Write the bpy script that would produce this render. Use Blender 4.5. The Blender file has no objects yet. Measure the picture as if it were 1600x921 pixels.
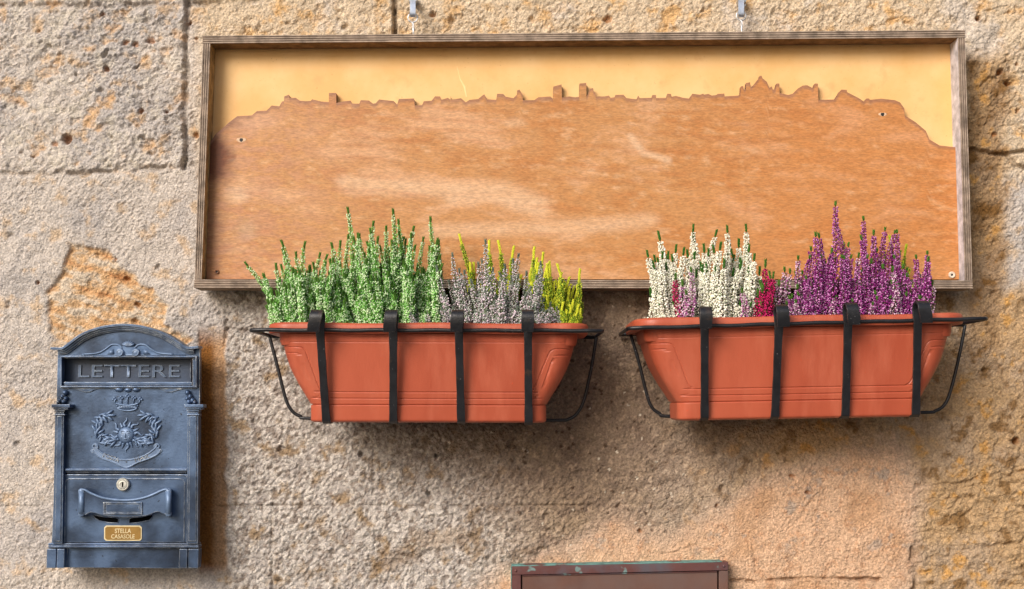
import bpy, bmesh, math, random
import numpy as np
from mathutils import Vector, Matrix, Quaternion
R = math.radians
random.seed(7)
scene = bpy.context.scene
COL = scene.collection

# ------------------------------------------------------------------ camera, sky, sun, exposure
PITCH = R(5.0); CAM = Vector((0.0, -2.0, 1.35)); FPX = 2000.0
cd = bpy.data.cameras.new('camera'); cam = bpy.data.objects.new('camera', cd); COL.objects.link(cam)
cam.location = CAM; cam.rotation_euler = (R(90) + PITCH, 0, 0)
cd.sensor_width = 36.0; cd.lens = 36.0 * FPX / 1600.0; cd.clip_start = 0.05; cd.clip_end = 200
scene.camera = cam
TO_SUN = Vector((-0.66, -1.0, 0.66)).normalized()
world = bpy.data.worlds.new('World'); scene.world = world; world.use_nodes = True
wn = world.node_tree; bg = wn.nodes['Background']
sky = wn.nodes.new('ShaderNodeTexSky'); sky.sky_type = 'NISHITA'; sky.sun_disc = False
sky.sun_elevation = math.asin(TO_SUN.z); sky.sun_rotation = math.atan2(TO_SUN.x, TO_SUN.y) % (2 * math.pi)
sky.air_density = 1.0; sky.dust_density = 4.0; sky.ozone_density = 0.6
wn.links.new(sky.outputs[0], bg.inputs[0]); bg.inputs[1].default_value = 0.115
sl = bpy.data.lights.new('sun', 'SUN'); sun = bpy.data.objects.new('sun', sl); COL.objects.link(sun)
sl.energy = 2.55; sl.angle = R(28); sl.color = (1.0, 0.96, 0.92)
sun.rotation_euler = TO_SUN.to_track_quat('Z', 'Y').to_euler(); sun.location = TO_SUN * 5
scene.view_settings.view_transform = 'Standard'; scene.view_settings.look = 'None'
scene.view_settings.exposure = 0.10; scene.view_settings.gamma = 1.0
try: scene.view_settings.use_curve_mapping = False
except Exception: pass

# ------------------------------------------------------------------ helpers
CP, SP = math.cos(PITCH), math.sin(PITCH)
def P(px, py, d):
    """world point at distance d in front of the wall plane that is seen at photo position px, py"""
    u = (px - 800.0) / FPX; v = (460.5 - py) / FPX
    dy = CP - v * SP; dz = SP + v * CP
    t = (-d - CAM.y) / dy
    return Vector((CAM.x + u * t, -d, CAM.z + dz * t))
def unP(X, Y, Z):
    rx = X - CAM.x; ry = Y - CAM.y; rz = Z - CAM.z
    f = ry * CP + rz * SP; up = -ry * SP + rz * CP
    return 800 + FPX * rx / f, 460.5 - FPX * up / f
def srgb(r, g, b):
    f = lambda c: (c / 255 / 12.92) if c / 255 <= 0.04045 else ((c / 255 + 0.055) / 1.055) ** 2.4
    return (f(r), f(g), f(b))

def mat(name, c1, c2=None, scale=40, stretch=(1, 1, 1), rough=0.7, metallic=0.0, bump=0.0, bscale=None,
        c3=None, s3=8, t3=(0.55, 0.65), attr=None, amt=0.25, wear=None, spec=0.5, bstretch=None, mix=(0.35, 0.65), coat=0.0,
        speck=None, sss=0.0):
    m = bpy.data.materials.new(name); m.use_nodes = True
    nt = m.node_tree; N = nt.nodes; L = nt.links; b = N['Principled BSDF']
    b.inputs['Roughness'].default_value = rough; b.inputs['Metallic'].default_value = metallic
    b.inputs['Specular IOR Level'].default_value = spec
    if coat: b.inputs['Coat Weight'].default_value = coat
    if sss:
        b.inputs['Subsurface Weight'].default_value = sss; b.inputs['Subsurface Radius'].default_value = (0.003, 0.003, 0.003)
    tc = N.new('ShaderNodeTexCoord')
    def mapped(st):
        mp = N.new('ShaderNodeMapping'); mp.inputs['Scale'].default_value = st
        L.new(tc.outputs['Object'], mp.inputs['Vector']); return mp.outputs[0]
    def noise(sc, st=(1, 1, 1), det=5, ro=0.6):
        n = N.new('ShaderNodeTexNoise'); n.inputs['Scale'].default_value = sc; n.inputs['Detail'].default_value = det
        n.inputs['Roughness'].default_value = ro
        L.new(mapped(st), n.inputs['Vector']); return n.outputs['Fac']
    def ramp(fac, a, c, va=0.0, vc=1.0):
        r = N.new('ShaderNodeMapRange'); r.inputs['From Min'].default_value = a; r.inputs['From Max'].default_value = c
        r.inputs['To Min'].default_value = va; r.inputs['To Max'].default_value = vc
        L.new(fac, r.inputs['Value']); return r.outputs['Result']
    def mixc(fac, A, B, mode='MIX'):
        x = N.new('ShaderNodeMix'); x.data_type = 'RGBA'; x.blend_type = mode
        if isinstance(fac, float): x.inputs[0].default_value = fac
        else: L.new(fac, x.inputs[0])
        for i, s in ((6, A), (7, B)):
            if isinstance(s, tuple): x.inputs[i].default_value = (*s[:3], 1)
            else: L.new(s, x.inputs[i])
        return x.outputs[2]
    if attr:
        a = N.new('ShaderNodeAttribute'); a.attribute_name = attr; cur = a.outputs['Color']
        f = ramp(noise(scale, stretch), 0.3, 0.7, 1 - amt, 1 + amt)
        cur = mixc(1.0, cur, f, 'MULTIPLY')
    else:
        cur = mixc(ramp(noise(scale, stretch), *mix), c1, c2 or c1)
    if c3: cur = mixc(ramp(noise(s3, stretch), *t3), cur, c3)
    if speck:
        cur = mixc(ramp(noise(speck[1], (1, 1, 1), 2), speck[2], speck[2] + 0.04), cur, speck[0])
    if wear:
        g = N.new('ShaderNodeNewGeometry'); bv = N.new('ShaderNodeBevel'); bv.samples = 4; bv.inputs['Radius'].default_value = wear[1]
        dt = N.new('ShaderNodeVectorMath'); dt.operation = 'DOT_PRODUCT'; L.new(g.outputs['Normal'], dt.inputs[0]); L.new(bv.outputs[0], dt.inputs[1])
        w = ramp(dt.outputs['Value'], 0.985, 0.90)
        w2 = N.new('ShaderNodeMath'); w2.operation = 'MULTIPLY'; L.new(w, w2.inputs[0]); L.new(ramp(noise(90), 0.40, 0.60, 0.15, wear[2]), w2.inputs[1])
        cur = mixc(w2.outputs[0], cur, wear[0])
    L.new(cur, b.inputs['Base Color'])
    if bump:
        bn = N.new('ShaderNodeBump'); bn.inputs['Strength'].default_value = 1.0; bn.inputs['Distance'].default_value = bump
        L.new(noise(bscale or scale, bstretch or stretch, 6, 0.65), bn.inputs['Height']); L.new(bn.outputs[0], b.inputs['Normal'])
    return m

LOC = {}
def thing(name, label, cat, loc, group=None):
    o = bpy.data.objects.new(name, None); COL.objects.link(o); o.location = loc; o.empty_display_size = 0.02
    o['label'] = label; o['category'] = cat
    if group: o['group'] = group
    LOC[o.name] = Vector(loc); return o
def obj(name, bm, m, parent=None, bevel=0.0, smooth=False, label=None, seg=2):
    """links the bmesh (in world coordinates) as one mesh object under its thing"""
    base = LOC[parent.name] if parent else Vector((0, 0, 0))
    me = bpy.data.meshes.new(name)
    bmesh.ops.translate(bm, verts=bm.verts, vec=-base)
    bmesh.ops.recalc_face_normals(bm, faces=bm.faces)
    if smooth:
        for f in bm.faces: f.smooth = True
    bm.to_mesh(me); bm.free()
    if isinstance(m, (list, tuple)):
        for q in m: me.materials.append(q)
    else: me.materials.append(m)
    o = bpy.data.objects.new(name, me); COL.objects.link(o)
    if parent: o.parent = parent
    LOC[o.name] = base
    if bevel:
        bv = o.modifiers.new('bevel', 'BEVEL'); bv.width = bevel; bv.segments = seg; bv.limit_method = 'ANGLE'; bv.angle_limit = R(35)
        bv.harden_normals = False
        for p in me.polygons: p.use_smooth = True
        o.modifiers.new('wn', 'WEIGHTED_NORMAL')
    if label: o['label'] = label
    return o
def NB(): return bmesh.new()
def prism(bm, pts, y0, y1, mi=0):
    """polygon of (X, Z) points between the depths y0 (back) and y1 (front)"""
    a = [bm.verts.new((x, -y0, z)) for x, z in pts]; b = [bm.verts.new((x, -y1, z)) for x, z in pts]
    n = len(pts); fs = [bm.faces.new(b), bm.faces.new(a[::-1])]
    for i in range(n): fs.append(bm.faces.new((a[i], a[(i + 1) % n], b[(i + 1) % n], b[i])))
    for f in fs: f.material_index = mi
def pxz(px, py, d):
    p = P(px, py, d); return (p.x, p.z)
def pprism(bm, pix, d0, d1, dref=None):
    prism(bm, [pxz(x, y, dref if dref is not None else d1) for x, y in pix], d0, d1)
def pbox(bm, x0, x1, y0, y1, d0, d1): pprism(bm, [(x0, y0), (x1, y0), (x1, y1), (x0, y1)], d0, d1)
def tube(bm, pts, r, n=8, closed=False, flat=None):
    pts = [Vector(p) for p in pts]; m = len(pts); rings = []
    prev = None
    for i, p in enumerate(pts):
        if closed: t = (pts[(i + 1) % m] - pts[i - 1])
        else: t = pts[min(i + 1, m - 1)] - pts[max(i - 1, 0)]
        t.normalize()
        if prev is None:
            a = Vector((0, 1, 0)) if abs(t.y) < 0.9 else Vector((1, 0, 0))
            nrm = (a - t * a.dot(t)).normalized()
        else: nrm = (prev - t * prev.dot(t)).normalized()
        prev = nrm; bi = t.cross(nrm)
        rr = r[i] if isinstance(r, (list, tuple)) else r
        rings.append([bm.verts.new(p + (nrm * math.cos(q) * (flat or 1) + bi * math.sin(q)) * rr) for q in [2 * math.pi * k / n for k in range(n)]])
    for i in range(m if closed else m - 1):
        A = rings[i]; B = rings[(i + 1) % m]
        for k in range(n): bm.faces.new((A[k], A[(k + 1) % n], B[(k + 1) % n], B[k]))
    if not closed:
        bm.faces.new(rings[0][::-1]); bm.faces.new(rings[-1])
def ellipsoid(bm, c, r, rot=0.0, u=12, v=8):
    """ellipsoid with radii r = (x, y, z), turned by rot in the plane of the wall"""
    M = Matrix.Translation(c) @ Matrix.Rotation(rot, 4, 'Y') @ Matrix.Diagonal((*r, 1))
    bmesh.ops.create_uvsphere(bm, u_segments=u, v_segments=v, radius=1, matrix=M)
def smoothpts(pts, n=6):
    """Catmull-Rom through the points"""
    pts = [Vector(p) for p in pts]; out = []
    for i in range(len(pts) - 1):
        p0 = pts[max(i - 1, 0)]; p1 = pts[i]; p2 = pts[i + 1]; p3 = pts[min(i + 2, len(pts) - 1)]
        for k in range(n):
            t = k / n
            out.append(0.5 * ((2 * p1) + (p2 - p0) * t + (2 * p0 - 5 * p1 + 4 * p2 - p3) * t * t + (3 * p1 - p0 - 3 * p2 + p3) * t ** 3))
    out.append(pts[-1]); return out
def text_mesh(bm, s, px, py, hpx, d0, d1, angle=0.0, wpx=None, bold=0.0, shear=0.0):
    """raised lettering: s centred at photo position px, py"""
    cu = bpy.data.curves.new('lettering', 'FONT'); cu.body = s; cu.align_x = 'CENTER'; cu.align_y = 'CENTER'
    cu.size = 1.0; cu.extrude = 0.5; cu.offset = bold; cu.shear = shear; cu.resolution_u = 3
    o = bpy.data.objects.new('lettering', cu); COL.objects.link(o)
    dg = bpy.context.evaluated_depsgraph_get(); me = bpy.data.meshes.new_from_object(o.evaluated_get(dg))
    bpy.data.objects.remove(o)
    co = np.empty(len(me.vertices) * 3, 'f'); me.vertices.foreach_get('co', co); co = co.reshape(-1, 3)
    lo = co.min(0); hi = co.max(0); mid = (lo + hi) / 2
    k = (2.0 - d1) / FPX
    sz = hpx * k / (hi[1] - lo[1]); sx = (wpx * k / (hi[0] - lo[0])) if wpx else sz
    c = P(px, py, d1)
    for v in me.vertices:
        x = (v.co.x - mid[0]) * sx; z = (v.co.y - mid[1]) * sz
        X = x * math.cos(angle) - z * math.sin(angle); Z = x * math.sin(angle) + z * math.cos(angle)
        dep = d0 + (d1 - d0) * (v.co.z + 0.5)
        v.co = Vector((c.x + X, -dep, c.z + Z))
    bm.from_mesh(me); bpy.data.meshes.remove(me)

# ------------------------------------------------------------------ numpy noise for the stone relief
rng = np.random.RandomState(11)
_perm = rng.permutation(4096); _gr = rng.rand(4096) * 2 * np.pi
def _h(ix, iy, s): return _perm[(_perm[(ix + s * 131) & 4095] + iy) & 4095]
def perlin(x, y, s=0):
    xi = np.floor(x).astype(int); yi = np.floor(y).astype(int); xf = x - xi; yf = y - yi
    u = xf ** 3 * (xf * (xf * 6 - 15) + 10); v = yf ** 3 * (yf * (yf * 6 - 15) + 10)
    def g(ix, iy, dx, dy):
        a = _gr[_h(ix, iy, s)]; return np.cos(a) * dx + np.sin(a) * dy
    a = g(xi, yi, xf, yf); b = g(xi + 1, yi, xf - 1, yf); c = g(xi, yi + 1, xf, yf - 1); d = g(xi + 1, yi + 1, xf - 1, yf - 1)
    return (a + (b - a) * u + ((c + (d - c) * u) - (a + (b - a) * u)) * v) * 1.45
def fbm(x, y, lam, oct=4, s=0, gain=0.5):
    o = 0; a = 1.0; tot = 0; f = 1.0 / lam
    for k in range(oct):
        o = o + a * perlin(x * f + 17.3 * k, y * f - 9.1 * k, s + k); tot += a; a *= gain; f *= 2.03
    return o / tot ** 0.7
def worley(x, y, lam, s=0):
    x = x / lam; y = y / lam; xi = np.floor(x).astype(int); yi = np.floor(y).astype(int)
    best = np.full(x.shape, 9.0); bid = np.zeros(x.shape)
    for i in (-1, 0, 1):
        for j in (-1, 0, 1):
            h = _h(xi + i, yi + j, s); ax = (h % 64) / 64.0; ay = ((h // 64) % 64) / 64.0
            d = np.hypot(xi + i + ax - x, yi + j + ay - y)
            m = d < best; best = np.where(m, d, best); bid = np.where(m, (h * 0.6180339) % 1.0, bid)
    return best, bid
def sst(a, b, x):
    t = np.clip((x - a) / (b - a), 0, 1); return t * t * (3 - 2 * t)
def seg_dist(x, y, pts):
    best = np.full(x.shape, 1e9)
    for (x0, y0), (x1, y1) in zip(pts[:-1], pts[1:]):
        dx, dy = x1 - x0, y1 - y0; t = np.clip(((x - x0) * dx + (y - y0) * dy) / (dx * dx + dy * dy), 0, 1)
        best = np.minimum(best, np.hypot(x - x0 - t * dx, y - y0 - t * dy))
    return best
def poly_sd(x, y, pts):
    """signed distance, negative inside"""
    p = pts + [pts[0]]; d = seg_dist(x, y, p); ins = np.zeros(x.shape, bool)
    for (x0, y0), (x1, y1) in zip(p[:-1], p[1:]):
        c = ((y0 > y) != (y1 > y)) & (x < (x1 - x0) * (y - y0) / ((y1 - y0) if y1 != y0 else 1e-9) + x0); ins ^= c
    return np.where(ins, -d, d)

# ------------------------------------------------------------------ the stone wall
def axis(a, b, step, A, B, cs):
    fine = np.arange(a, b, step); lo = np.arange(A, a - step, cs); hi = np.arange(b + step, B, cs)
    return np.concatenate([lo, fine, hi])
xs = axis(-0.84, 0.84, 0.0017, -2.2, 2.2, 0.03)
zs = axis(1.02, 2.03, 0.0017, 0.0, 3.0, 0.03)
GX, GZ = np.meshgrid(xs, zs)
px, py = unP(GX, 0.0, GZ)
wx = px + 6 * fbm(px, py, 60, 3, 40); wy = py + 6 * fbm(px, py, 60, 3, 44)
wx2 = px + 14 * fbm(px, py, 45, 4, 50, 0.6); wy2 = py + 14 * fbm(px, py, 45, 4, 54, 0.6)

# zones (0..1)
z_patch = 1 - sst(-4, 3, poly_sd(px + 7 * fbm(px, py, 26, 4, 60), py + 7 * fbm(px, py, 26, 4, 61),
        [(76, 520), (72, 455), (92, 432), (108, 392), (104, 378), (140, 384), (168, 392), (186, 420), (212, 424), (216, 446), (238, 452), (262, 480), (255, 505), (300, 530), (260, 560), (120, 560)]))
z_pink = 1 - sst(-30, 25, poly_sd(wx2, wy2, [(690, 960), (800, 885), (900, 850), (960, 800), (1040, 840), (1120, 800), (1200, 740), (1330, 700), (1400, 690), (1440, 760), (1425, 880), (1430, 1100), (600, 1100)]))
z_ochre = sst(1010, 1330, wx2 + 0.35 * (wy2 - 500)) * sst(425, 470, wy2 + 0.0 * wx2)
z_ochre = np.maximum(z_ochre, sst(1490, 1520, wx2) * sst(60, 110, wy2) * (1 - sst(1565, 1590, wx2 + 14 * fbm(px, py, 70, 2, 77))))
z_ochre = z_ochre * (1 - z_pink)
z_top = sst(288, 330, wx) * (1 - sst(250, 300, wy))            # the cleaner cream stones over the board
z_grav = sst(330, 370, wx) * sst(440, 470, wy) * (1 - sst(700, 1150, wx2 - 0.2 * (wy2 - 600))) * (1 - z_pink)
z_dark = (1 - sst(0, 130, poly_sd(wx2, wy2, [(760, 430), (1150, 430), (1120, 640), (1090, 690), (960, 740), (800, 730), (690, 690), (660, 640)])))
z_strip = (1 - sst(348, 358, wx2 * 0.4 + wx * 0.6)) * sst(306, 312, px) * sst(500, 545, wy) * (1 - sst(880, 905, wy))
z_upper = (1 - sst(282, 300, wx)) * (1 - sst(262, 275, wy))     # big pitted block at the upper left

# relief in mm, outward positive
big = 3.0 * fbm(px, py, 170, 3, 1)
lump = fbm(px, py, 34, 4, 5, 0.55); fine = fbm(px, py, 9, 3, 9, 0.6); grit = fbm(px, py, 4.6, 2, 13, 0.8)
wd, wid = worley(px + 3 * fine, py + 3 * fine, 8.5, 3)
wd2, wid2 = worley(px + 9 * lump, py + 9 * fbm(px, py, 30, 3, 71), 15, 5)
peb = np.clip(0.62 - wd, 0, 1); wd4, wid4 = worley(px + 2 * lump, py + 2 * lump, 6.2, 12)
rm = np.clip(0.42 + 1.0 * sst(-0.25, 0.45, fbm(px, py, 130, 4, 350)) + 0.5 * z_grav + 0.3 * z_upper + 0.3 * z_top, 0.3, 1.5)
h = 1.3 * big + 3.4 * lump + rm * (1.5 - 0.9 * z_grav) * fine * (0.75 + 0.5 * np.clip(lump + 0.5, 0, 1)) + 1.2 * rm * grit - 1.1 * rm * (1 - z_grav) * np.abs(fbm(px, py, 14, 4, 301, 0.6)) + 1.5 * rm * np.clip(0.6 - wd4, 0, 1) * (0.4 + wid4) 
h += z_grav * (5.0 * peb * (0.4 + wid) + 0.9 * fine + 0.9 * grit)
h += z_upper * (2.4 * lump + 1.4 * fine)
h += z_top * (1.1 * fine + 1.0 * peb)
h = h * (1 - 0.45 * z_pink) + z_pink * (1.5 + 1.8 * fbm(px, py * 1.3, 55, 4, 310, 0.5) - 1.6 * np.abs(fbm(px, py, 70, 5, 315, 0.6)))
h = h * (1 - 0.75 * z_strip) - z_strip * 3.0
# pits gnawed out of the soft stone
pm = np.clip(0.55 + 1.2 * fbm(px, py, 90, 2, 80), 0, 1)
pits = (1 - sst(0.06, 0.40, wd2 + 0.25 * fine)) * (wid2 > 0.93)
h -= pits * pm * (1.5 + 5 * z_upper + 3 * z_top + 2.0 * z_ochre) * (1 - 0.9 * z_pink)
wd3, wid3 = worley(px, py, 30, 8)
pits3 = (1 - sst(0.04, 0.24, wd3 + 0.14 * fine)) * (wid3 > 0.955)
h -= pits3 * 5.5 * (1 - z_pink) * (1 - z_strip)
ero = sst(0.12, 0.42, fbm(px * 0.8 + 0.5 * py, py * 1.1 - 0.3 * px, 46, 4, 90, 0.55))
h -= ero * (2.6 * z_upper + 2.4 * z_top + 1.2 * z_ochre)
# exposed soft stone where the render has fallen off
strata = fbm(px * 0.45 + 0.5 * py, py * 1.5 - 0.5 * px, 26, 4, 95, 0.55)
h -= z_patch * (4.6 - 2.6 * strata - 1.6 * lump - 1.2 * fine)
h += z_ochre * (1.2 * fine - 2.2 * np.abs(fbm(px + 0.4 * py, py * 0.8, 24, 4, 305, 0.6)) + 3.4 * fbm(px * 0.9 + 0.3 * py, py * 0.7 - 0.5 * px, 60, 4, 99, 0.55))
# layered stone at the lower right corner
z_lay = sst(1395, 1440, wx2) * sst(745, 760, wy2)
h += z_lay * 4.5 * fbm(px * 0.35, py * 1.5, 26, 4, 101, 0.5)

n3_ = fbm(px, py, 7, 3, 338, 0.6)
hmm_col = np.zeros(px.shape)       # grime that sits in the joints
def joint(pts, w, depth, wob=3.0, soft=1.0, grime=1.0, s=20):
    global h, hmm_col
    jx = px + wob * fbm(px, py, 22, 3, s); jy = py + wob * fbm(px, py, 22, 3, s + 3)
    d = seg_dist(jx, jy, pts)
    br = 0.35 + 0.65 * sst(-0.25, 0.2, fbm(px, py, 48, 3, s + 7))     # joints fill up and open along their length
    k = (1 - sst(w * 0.35, w * (0.8 + soft), d + 0.5 * n3_)) * (br if depth < 9 else 1)
    h = h - depth * k; hmm_col = np.maximum(hmm_col, k * grime)
joint([(-400, 4), (60, 8), (300, 6), (420, -2)], 3, 6, 4, 1.6, 0.6)
joint([(293, 0), (289, 60), (290, 110), (287, 170), (290, 225), (285, 262)], 3.0, 10, 5, 1.3, 0.6)
joint([(-400, 270), (0, 270), (70, 272), (160, 268), (235, 264), (285, 258), (330, 262)], 3.2, 8.8, 6, 1.2, 0.5)
joint([(617, -200), (616, 10), (617, 52), (615, 240)], 4.2, 14, 2.5, 0.5, 1.0)
joint([(1290, -200), (1288, 60), (1292, 240)], 3, 2.5, 5, 1.2, 0.2)
joint([(1510, 236), (1535, 234), (1565, 241), (1600, 236), (1900, 240)], 2.6, 9, 5, 1.0, 0.7)
joint([(1577, 244), (1590, 260), (1604, 262)], 3, 7, 3, 0.8, 0.7)
joint([(352, 500), (354, 514), (385, 518), (430, 515), (640, 516)], 2.6, 5, 4, 0.9, 0.3)
joint([(354, 514), (350, 540)], 2.6, 5, 3, 0.9, 0.3)
joint([(330, 791), (500, 790), (640, 791), (950, 790)], 1.8, 3.0, 0.5, 0.5, 0.35)
joint([(425, 788), (424, 850), (425, 1100)], 1.9, 4.0, 0.5, 0.5, 0.45)
joint([(583, 640), (584, 700), (583, 775)], 2.0, 2.2, 2.0, 0.9, 0.2)
joint([(470, 903), (520, 900), (580, 888), (640, 868), (700, 862)], 3.5, 4.0, 7, 1.6, 0.5)
joint([(-200, 790), (60, 792)], 1.8, 2.0, 1.5, 0.8, 0.2)
joint([(1142, 907), (1180, 909), (1260, 904), (1375, 906)], 2.4, 7, 3, 0.7, 0.9)
joint([(1430, 760), (1500, 757), (1560, 742), (1620, 738)], 2.0, 4.5, 8, 1.8, 0.35)
joint([(1430, 880), (1480, 868), (1560, 850), (1650, 842)], 2.0, 4.5, 8, 1.8, 0.35)
joint([(1425, 860), (1432, 890), (1426, 940)], 4, 8, 6, 0.8, 0.8)
joint([(1290, 760), (1265, 790), (1235, 830), (1245, 870)], 1.2, 2, 10, 1.0, 0.25)
joint([(1175, 840), (1180, 895)], 1.5, 2.5, 3, 0.7, 0.4)
joint([(1090, 850), (1060, 862), (1020, 866)], 1.5, 2.5, 8, 1.2, 0.4)
z_hole = np.zeros(px.shape)
for hx, hy, hr, dp in ((103, 216, 10, 14), (84, 226, 6, 5), (50, 245, 4.5, 8), (163, 107, 5, 8), (159, 22, 5, 7), (296, 34, 4, 10), (306, 60, 3, 5),
        (218, 172, 4, 8), (259, 175, 3.5, 7), (196, 66, 6, 6), (211, 68, 6, 6), (234, 62, 8, 6), (305, 210, 5, 6), (1529, 27, 6, 12), (1565, 111, 5, 12),
        (1577, 131, 4.5, 11), (1591, 173, 5, 9), (1590, 690, 7, 12), (458, 523, 5, 10), (564, 711, 5, 10), (681, 712, 4, 13), (555, 802, 3.5, 10),
        (669, 771, 4, 10), (440, 702, 6, 6), (58, 442, 3.5, 7), (150, 398, 5, 3), (180, 405, 4, 6), (213, 475, 5, 6), (196, 435, 5, 6), (676, 22, 7, 8), (950, 28, 8, 8),
        (817, 773, 6, -2), (1590, 100, 4, 6), (1556, 210, 5, 6), (1120, 790, 4, 5), (1000, 830, 4, 5), (1238, 745, 4, 7), (1262, 770, 4, 6), (610, 655, 5, 5), (527, 662, 4, 6)):
    d = np.hypot(px - hx, (py - hy) * 1.1) * 1.12 + 3.6 * fine + 2.0 * lump + 1.5 * n3_
    k = 1 - sst(hr * 0.5, hr * 1.15, d); h -= dp * k
    z_hole = np.maximum(z_hole, k if dp > 4 else 0)
h = np.clip(h - 3.4, -26, 12)
# keep the wall clear of the boards and brackets fixed to it
h = np.where(h > 4, 4 + (h - 4) * 0.5, h)

# colour of the stone, with shade painted in beside letter box and board
def C(*c): return np.array(srgb(*c))
def blend(A, B, m): return A + (B - A) * np.clip(m, 0, 1)[..., None]
ones = np.ones(px.shape)
n1 = fbm(px, py, 120, 4, 30); n2 = fbm(px, py, 38, 5, 34, 0.6); n3 = fbm(px, py, 12, 4, 38, 0.6)
col = ones[..., None] * C(200, 190, 181)
col = blend(col, C(182, 175, 171), sst(-0.2, 0.45, n1))
col = blend(col, C(205, 176, 142), sst(0.12, 0.5, n2) * 0.7)
col = blend(col, C(206, 166, 122), z_upper * sst(0.1, 0.9, ero * 0.6 + 0.6 * n2 + 0.4 * n3) * 0.75)
col = blend(col, C(206, 196, 180), z_upper * sst(0.0, 0.5, -n2 + 0.5 * n3) * 0.6)
topc = blend(ones[..., None] * C(210, 190, 164), C(208, 170, 122), sst(0.0, 0.7, n2 + 0.4 * ero + 0.4 * n3)); topc = blend(topc, C(205, 192, 178), sst(0.1, 0.5, -n1 + 0.3 * n3))
col = blend(col, topc, z_top)
gravc = blend(ones[..., None] * C(170, 161, 155), C(208, 200, 192), sst(0.1, 0.9, 0.6 * wid + 0.4 * wid4)); gravc = blend(gravc, C(160, 138, 112), sst(0.1, 0.5, n2))
col = blend(col, gravc, z_grav)
brown = blend(ones[..., None] * C(166, 144, 120), C(134, 114, 98), sst(-0.2, 0.35, n2)); brown = blend(brown, C(172, 150, 128), sst(0.2, 0.5, n3))
z_br = sst(640, 860, wx2 - 0.25 * (wy2 - 650)) * sst(450, 490, wy2) * (1 - z_ochre) * (1 - z_pink)
col = blend(col, brown, z_br)
och = blend(ones[..., None] * C(184, 154, 118), C(178, 154, 128), sst(-0.15, 0.3, n1 + 0.5 * n2)); och = blend(och, C(132, 100, 62), sst(0.12, 0.45, n2) * 0.9); och = blend(och, C(196, 150, 90), sst(0.2, 0.5, -n2))
col = blend(col, och, z_ochre)
pink = blend(ones[..., None] * C(212, 176, 146), C(200, 160, 126), sst(-0.1, 0.4, n1)); pink = blend(pink, C(184, 138, 104), sst(0.1, 0.5, n3 + n2) * 0.6); pink = blend(pink, C(176, 160, 146), sst(0.2, 0.45, n2) * (1 - sst(840, 900, wy2)) * 0.8)
col = blend(col, pink, z_pink)
pat = blend(ones[..., None] * C(206, 168, 126), C(206, 190, 170), sst(-0.2, 0.4, strata + 0.4 * n3)); pat = blend(pat, C(184, 132, 88), sst(0.15, 0.7, -strata + 0.3 * n3))
col = blend(col, pat, z_patch)
st = blend(ones[..., None] * C(186, 148, 112), C(140, 92, 44), 1 - sst(326, 340, px + 5 * n2)); col = blend(col, st, z_strip)  # brown smoothed mortar; the letter box's shadow is partly painted in
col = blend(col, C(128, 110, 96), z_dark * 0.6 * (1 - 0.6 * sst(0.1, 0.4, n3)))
stain_shade = sst(1508, 1522, px) * (1 - sst(1555, 1578, wx2)) * sst(85, 125, wy2) * (1 - sst(520, 600, wy2))  # brown stain, with the board's cast shade painted into it
col = blend(col, C(122, 88, 48), stain_shade * (0.45 + 0.9 * n2))
rust = (1 - sst(6, 22, seg_dist(wx2, wy2, [(600, 880), (640, 862), (655, 845), (720, 842)])))
col = blend(col, C(140, 108, 66), rust * 0.4)
col = blend(col, C(96, 78, 62), hmm_col * 0.55)
col = blend(col, C(176, 112, 54), z_hole * 0.6 * (1 - z_grav))
col = blend(col, C(120, 104, 90), z_grav * 0.5 * (wid4 < 0.22))
spk = ((wid > 0.93) & (wd < 0.30)).astype(float) * (z_br * 0.9 + 0.25)
col = blend(col, C(86, 66, 52), spk * 0.8)
spk2 = ((wid < 0.025) & (wd < 0.22)).astype(float) * np.clip(z_br + z_grav, 0, 1)
col = blend(col, C(226, 214, 196), spk2 * 0.8)
col = col * (1 + 0.16 * n3[..., None]) 
col = np.clip(col, 0.01, 0.8)

# which stone each face belongs to
def stone_id(x, y):
    sid = np.zeros(x.shape, int)
    up = y < np.where(x < 450, np.where(x < 290, 268, 266), 238)
    sid[:] = 20
    sid[up & (x < 290) & (y >= 7)] = 1; sid[up & (x < 290) & (y < 7)] = 0
    sid[up & (x >= 290) & (x < 616)] = 2; sid[up & (x >= 616) & (x < 1290)] = 3; sid[up & (x >= 1290)] = 4
    lo = ~up
    sid[lo & (x < 352) & (y < 791)] = 5; sid[lo & (x >= 352) & (x < 583) & (y < 516)] = 6; sid[lo & (x >= 583) & (x < 965) & (y < 516)] = 7
    sid[lo & (x >= 352) & (x < 583) & (y >= 516) & (y < 790)] = 8; sid[lo & (x >= 583) & (x < 965) & (y >= 516) & (y < 790)] = 9
    sid[lo & (x >= 965) & (y < 757) & (x < 1440)] = 10; sid[lo & (x >= 1440) & (y < 757)] = 11
    sid[lo & (x < 425) & (y >= 790)] = 12; sid[lo & (x >= 425) & (x < 965) & (y >= 790)] = 13
    sid[lo & (x >= 965) & (x < 1428) & (y >= 757) & (y < 906)] = 14; sid[lo & (x >= 965) & (x < 1428) & (y >= 906)] = 15
    sid[lo & (x >= 1428) & (y >= 757) & (y < 866)] = 16; sid[lo & (x >= 1428) & (y >= 866)] = 17
    return sid
cx = (wx[:-1, :-1] + wx[1:, 1:]) / 2; cy = (wy[:-1, :-1] + wy[1:, 1:]) / 2
sid = stone_id(cx, cy)
ny, nx = GX.shape
V = np.stack([GX, -h / 1000.0, GZ], -1)
dzx = np.gradient(h / 1000.0, axis=1) / np.gradient(GX, axis=1); dzz = np.gradient(h / 1000.0, axis=0) / np.gradient(GZ, axis=0)
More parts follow.
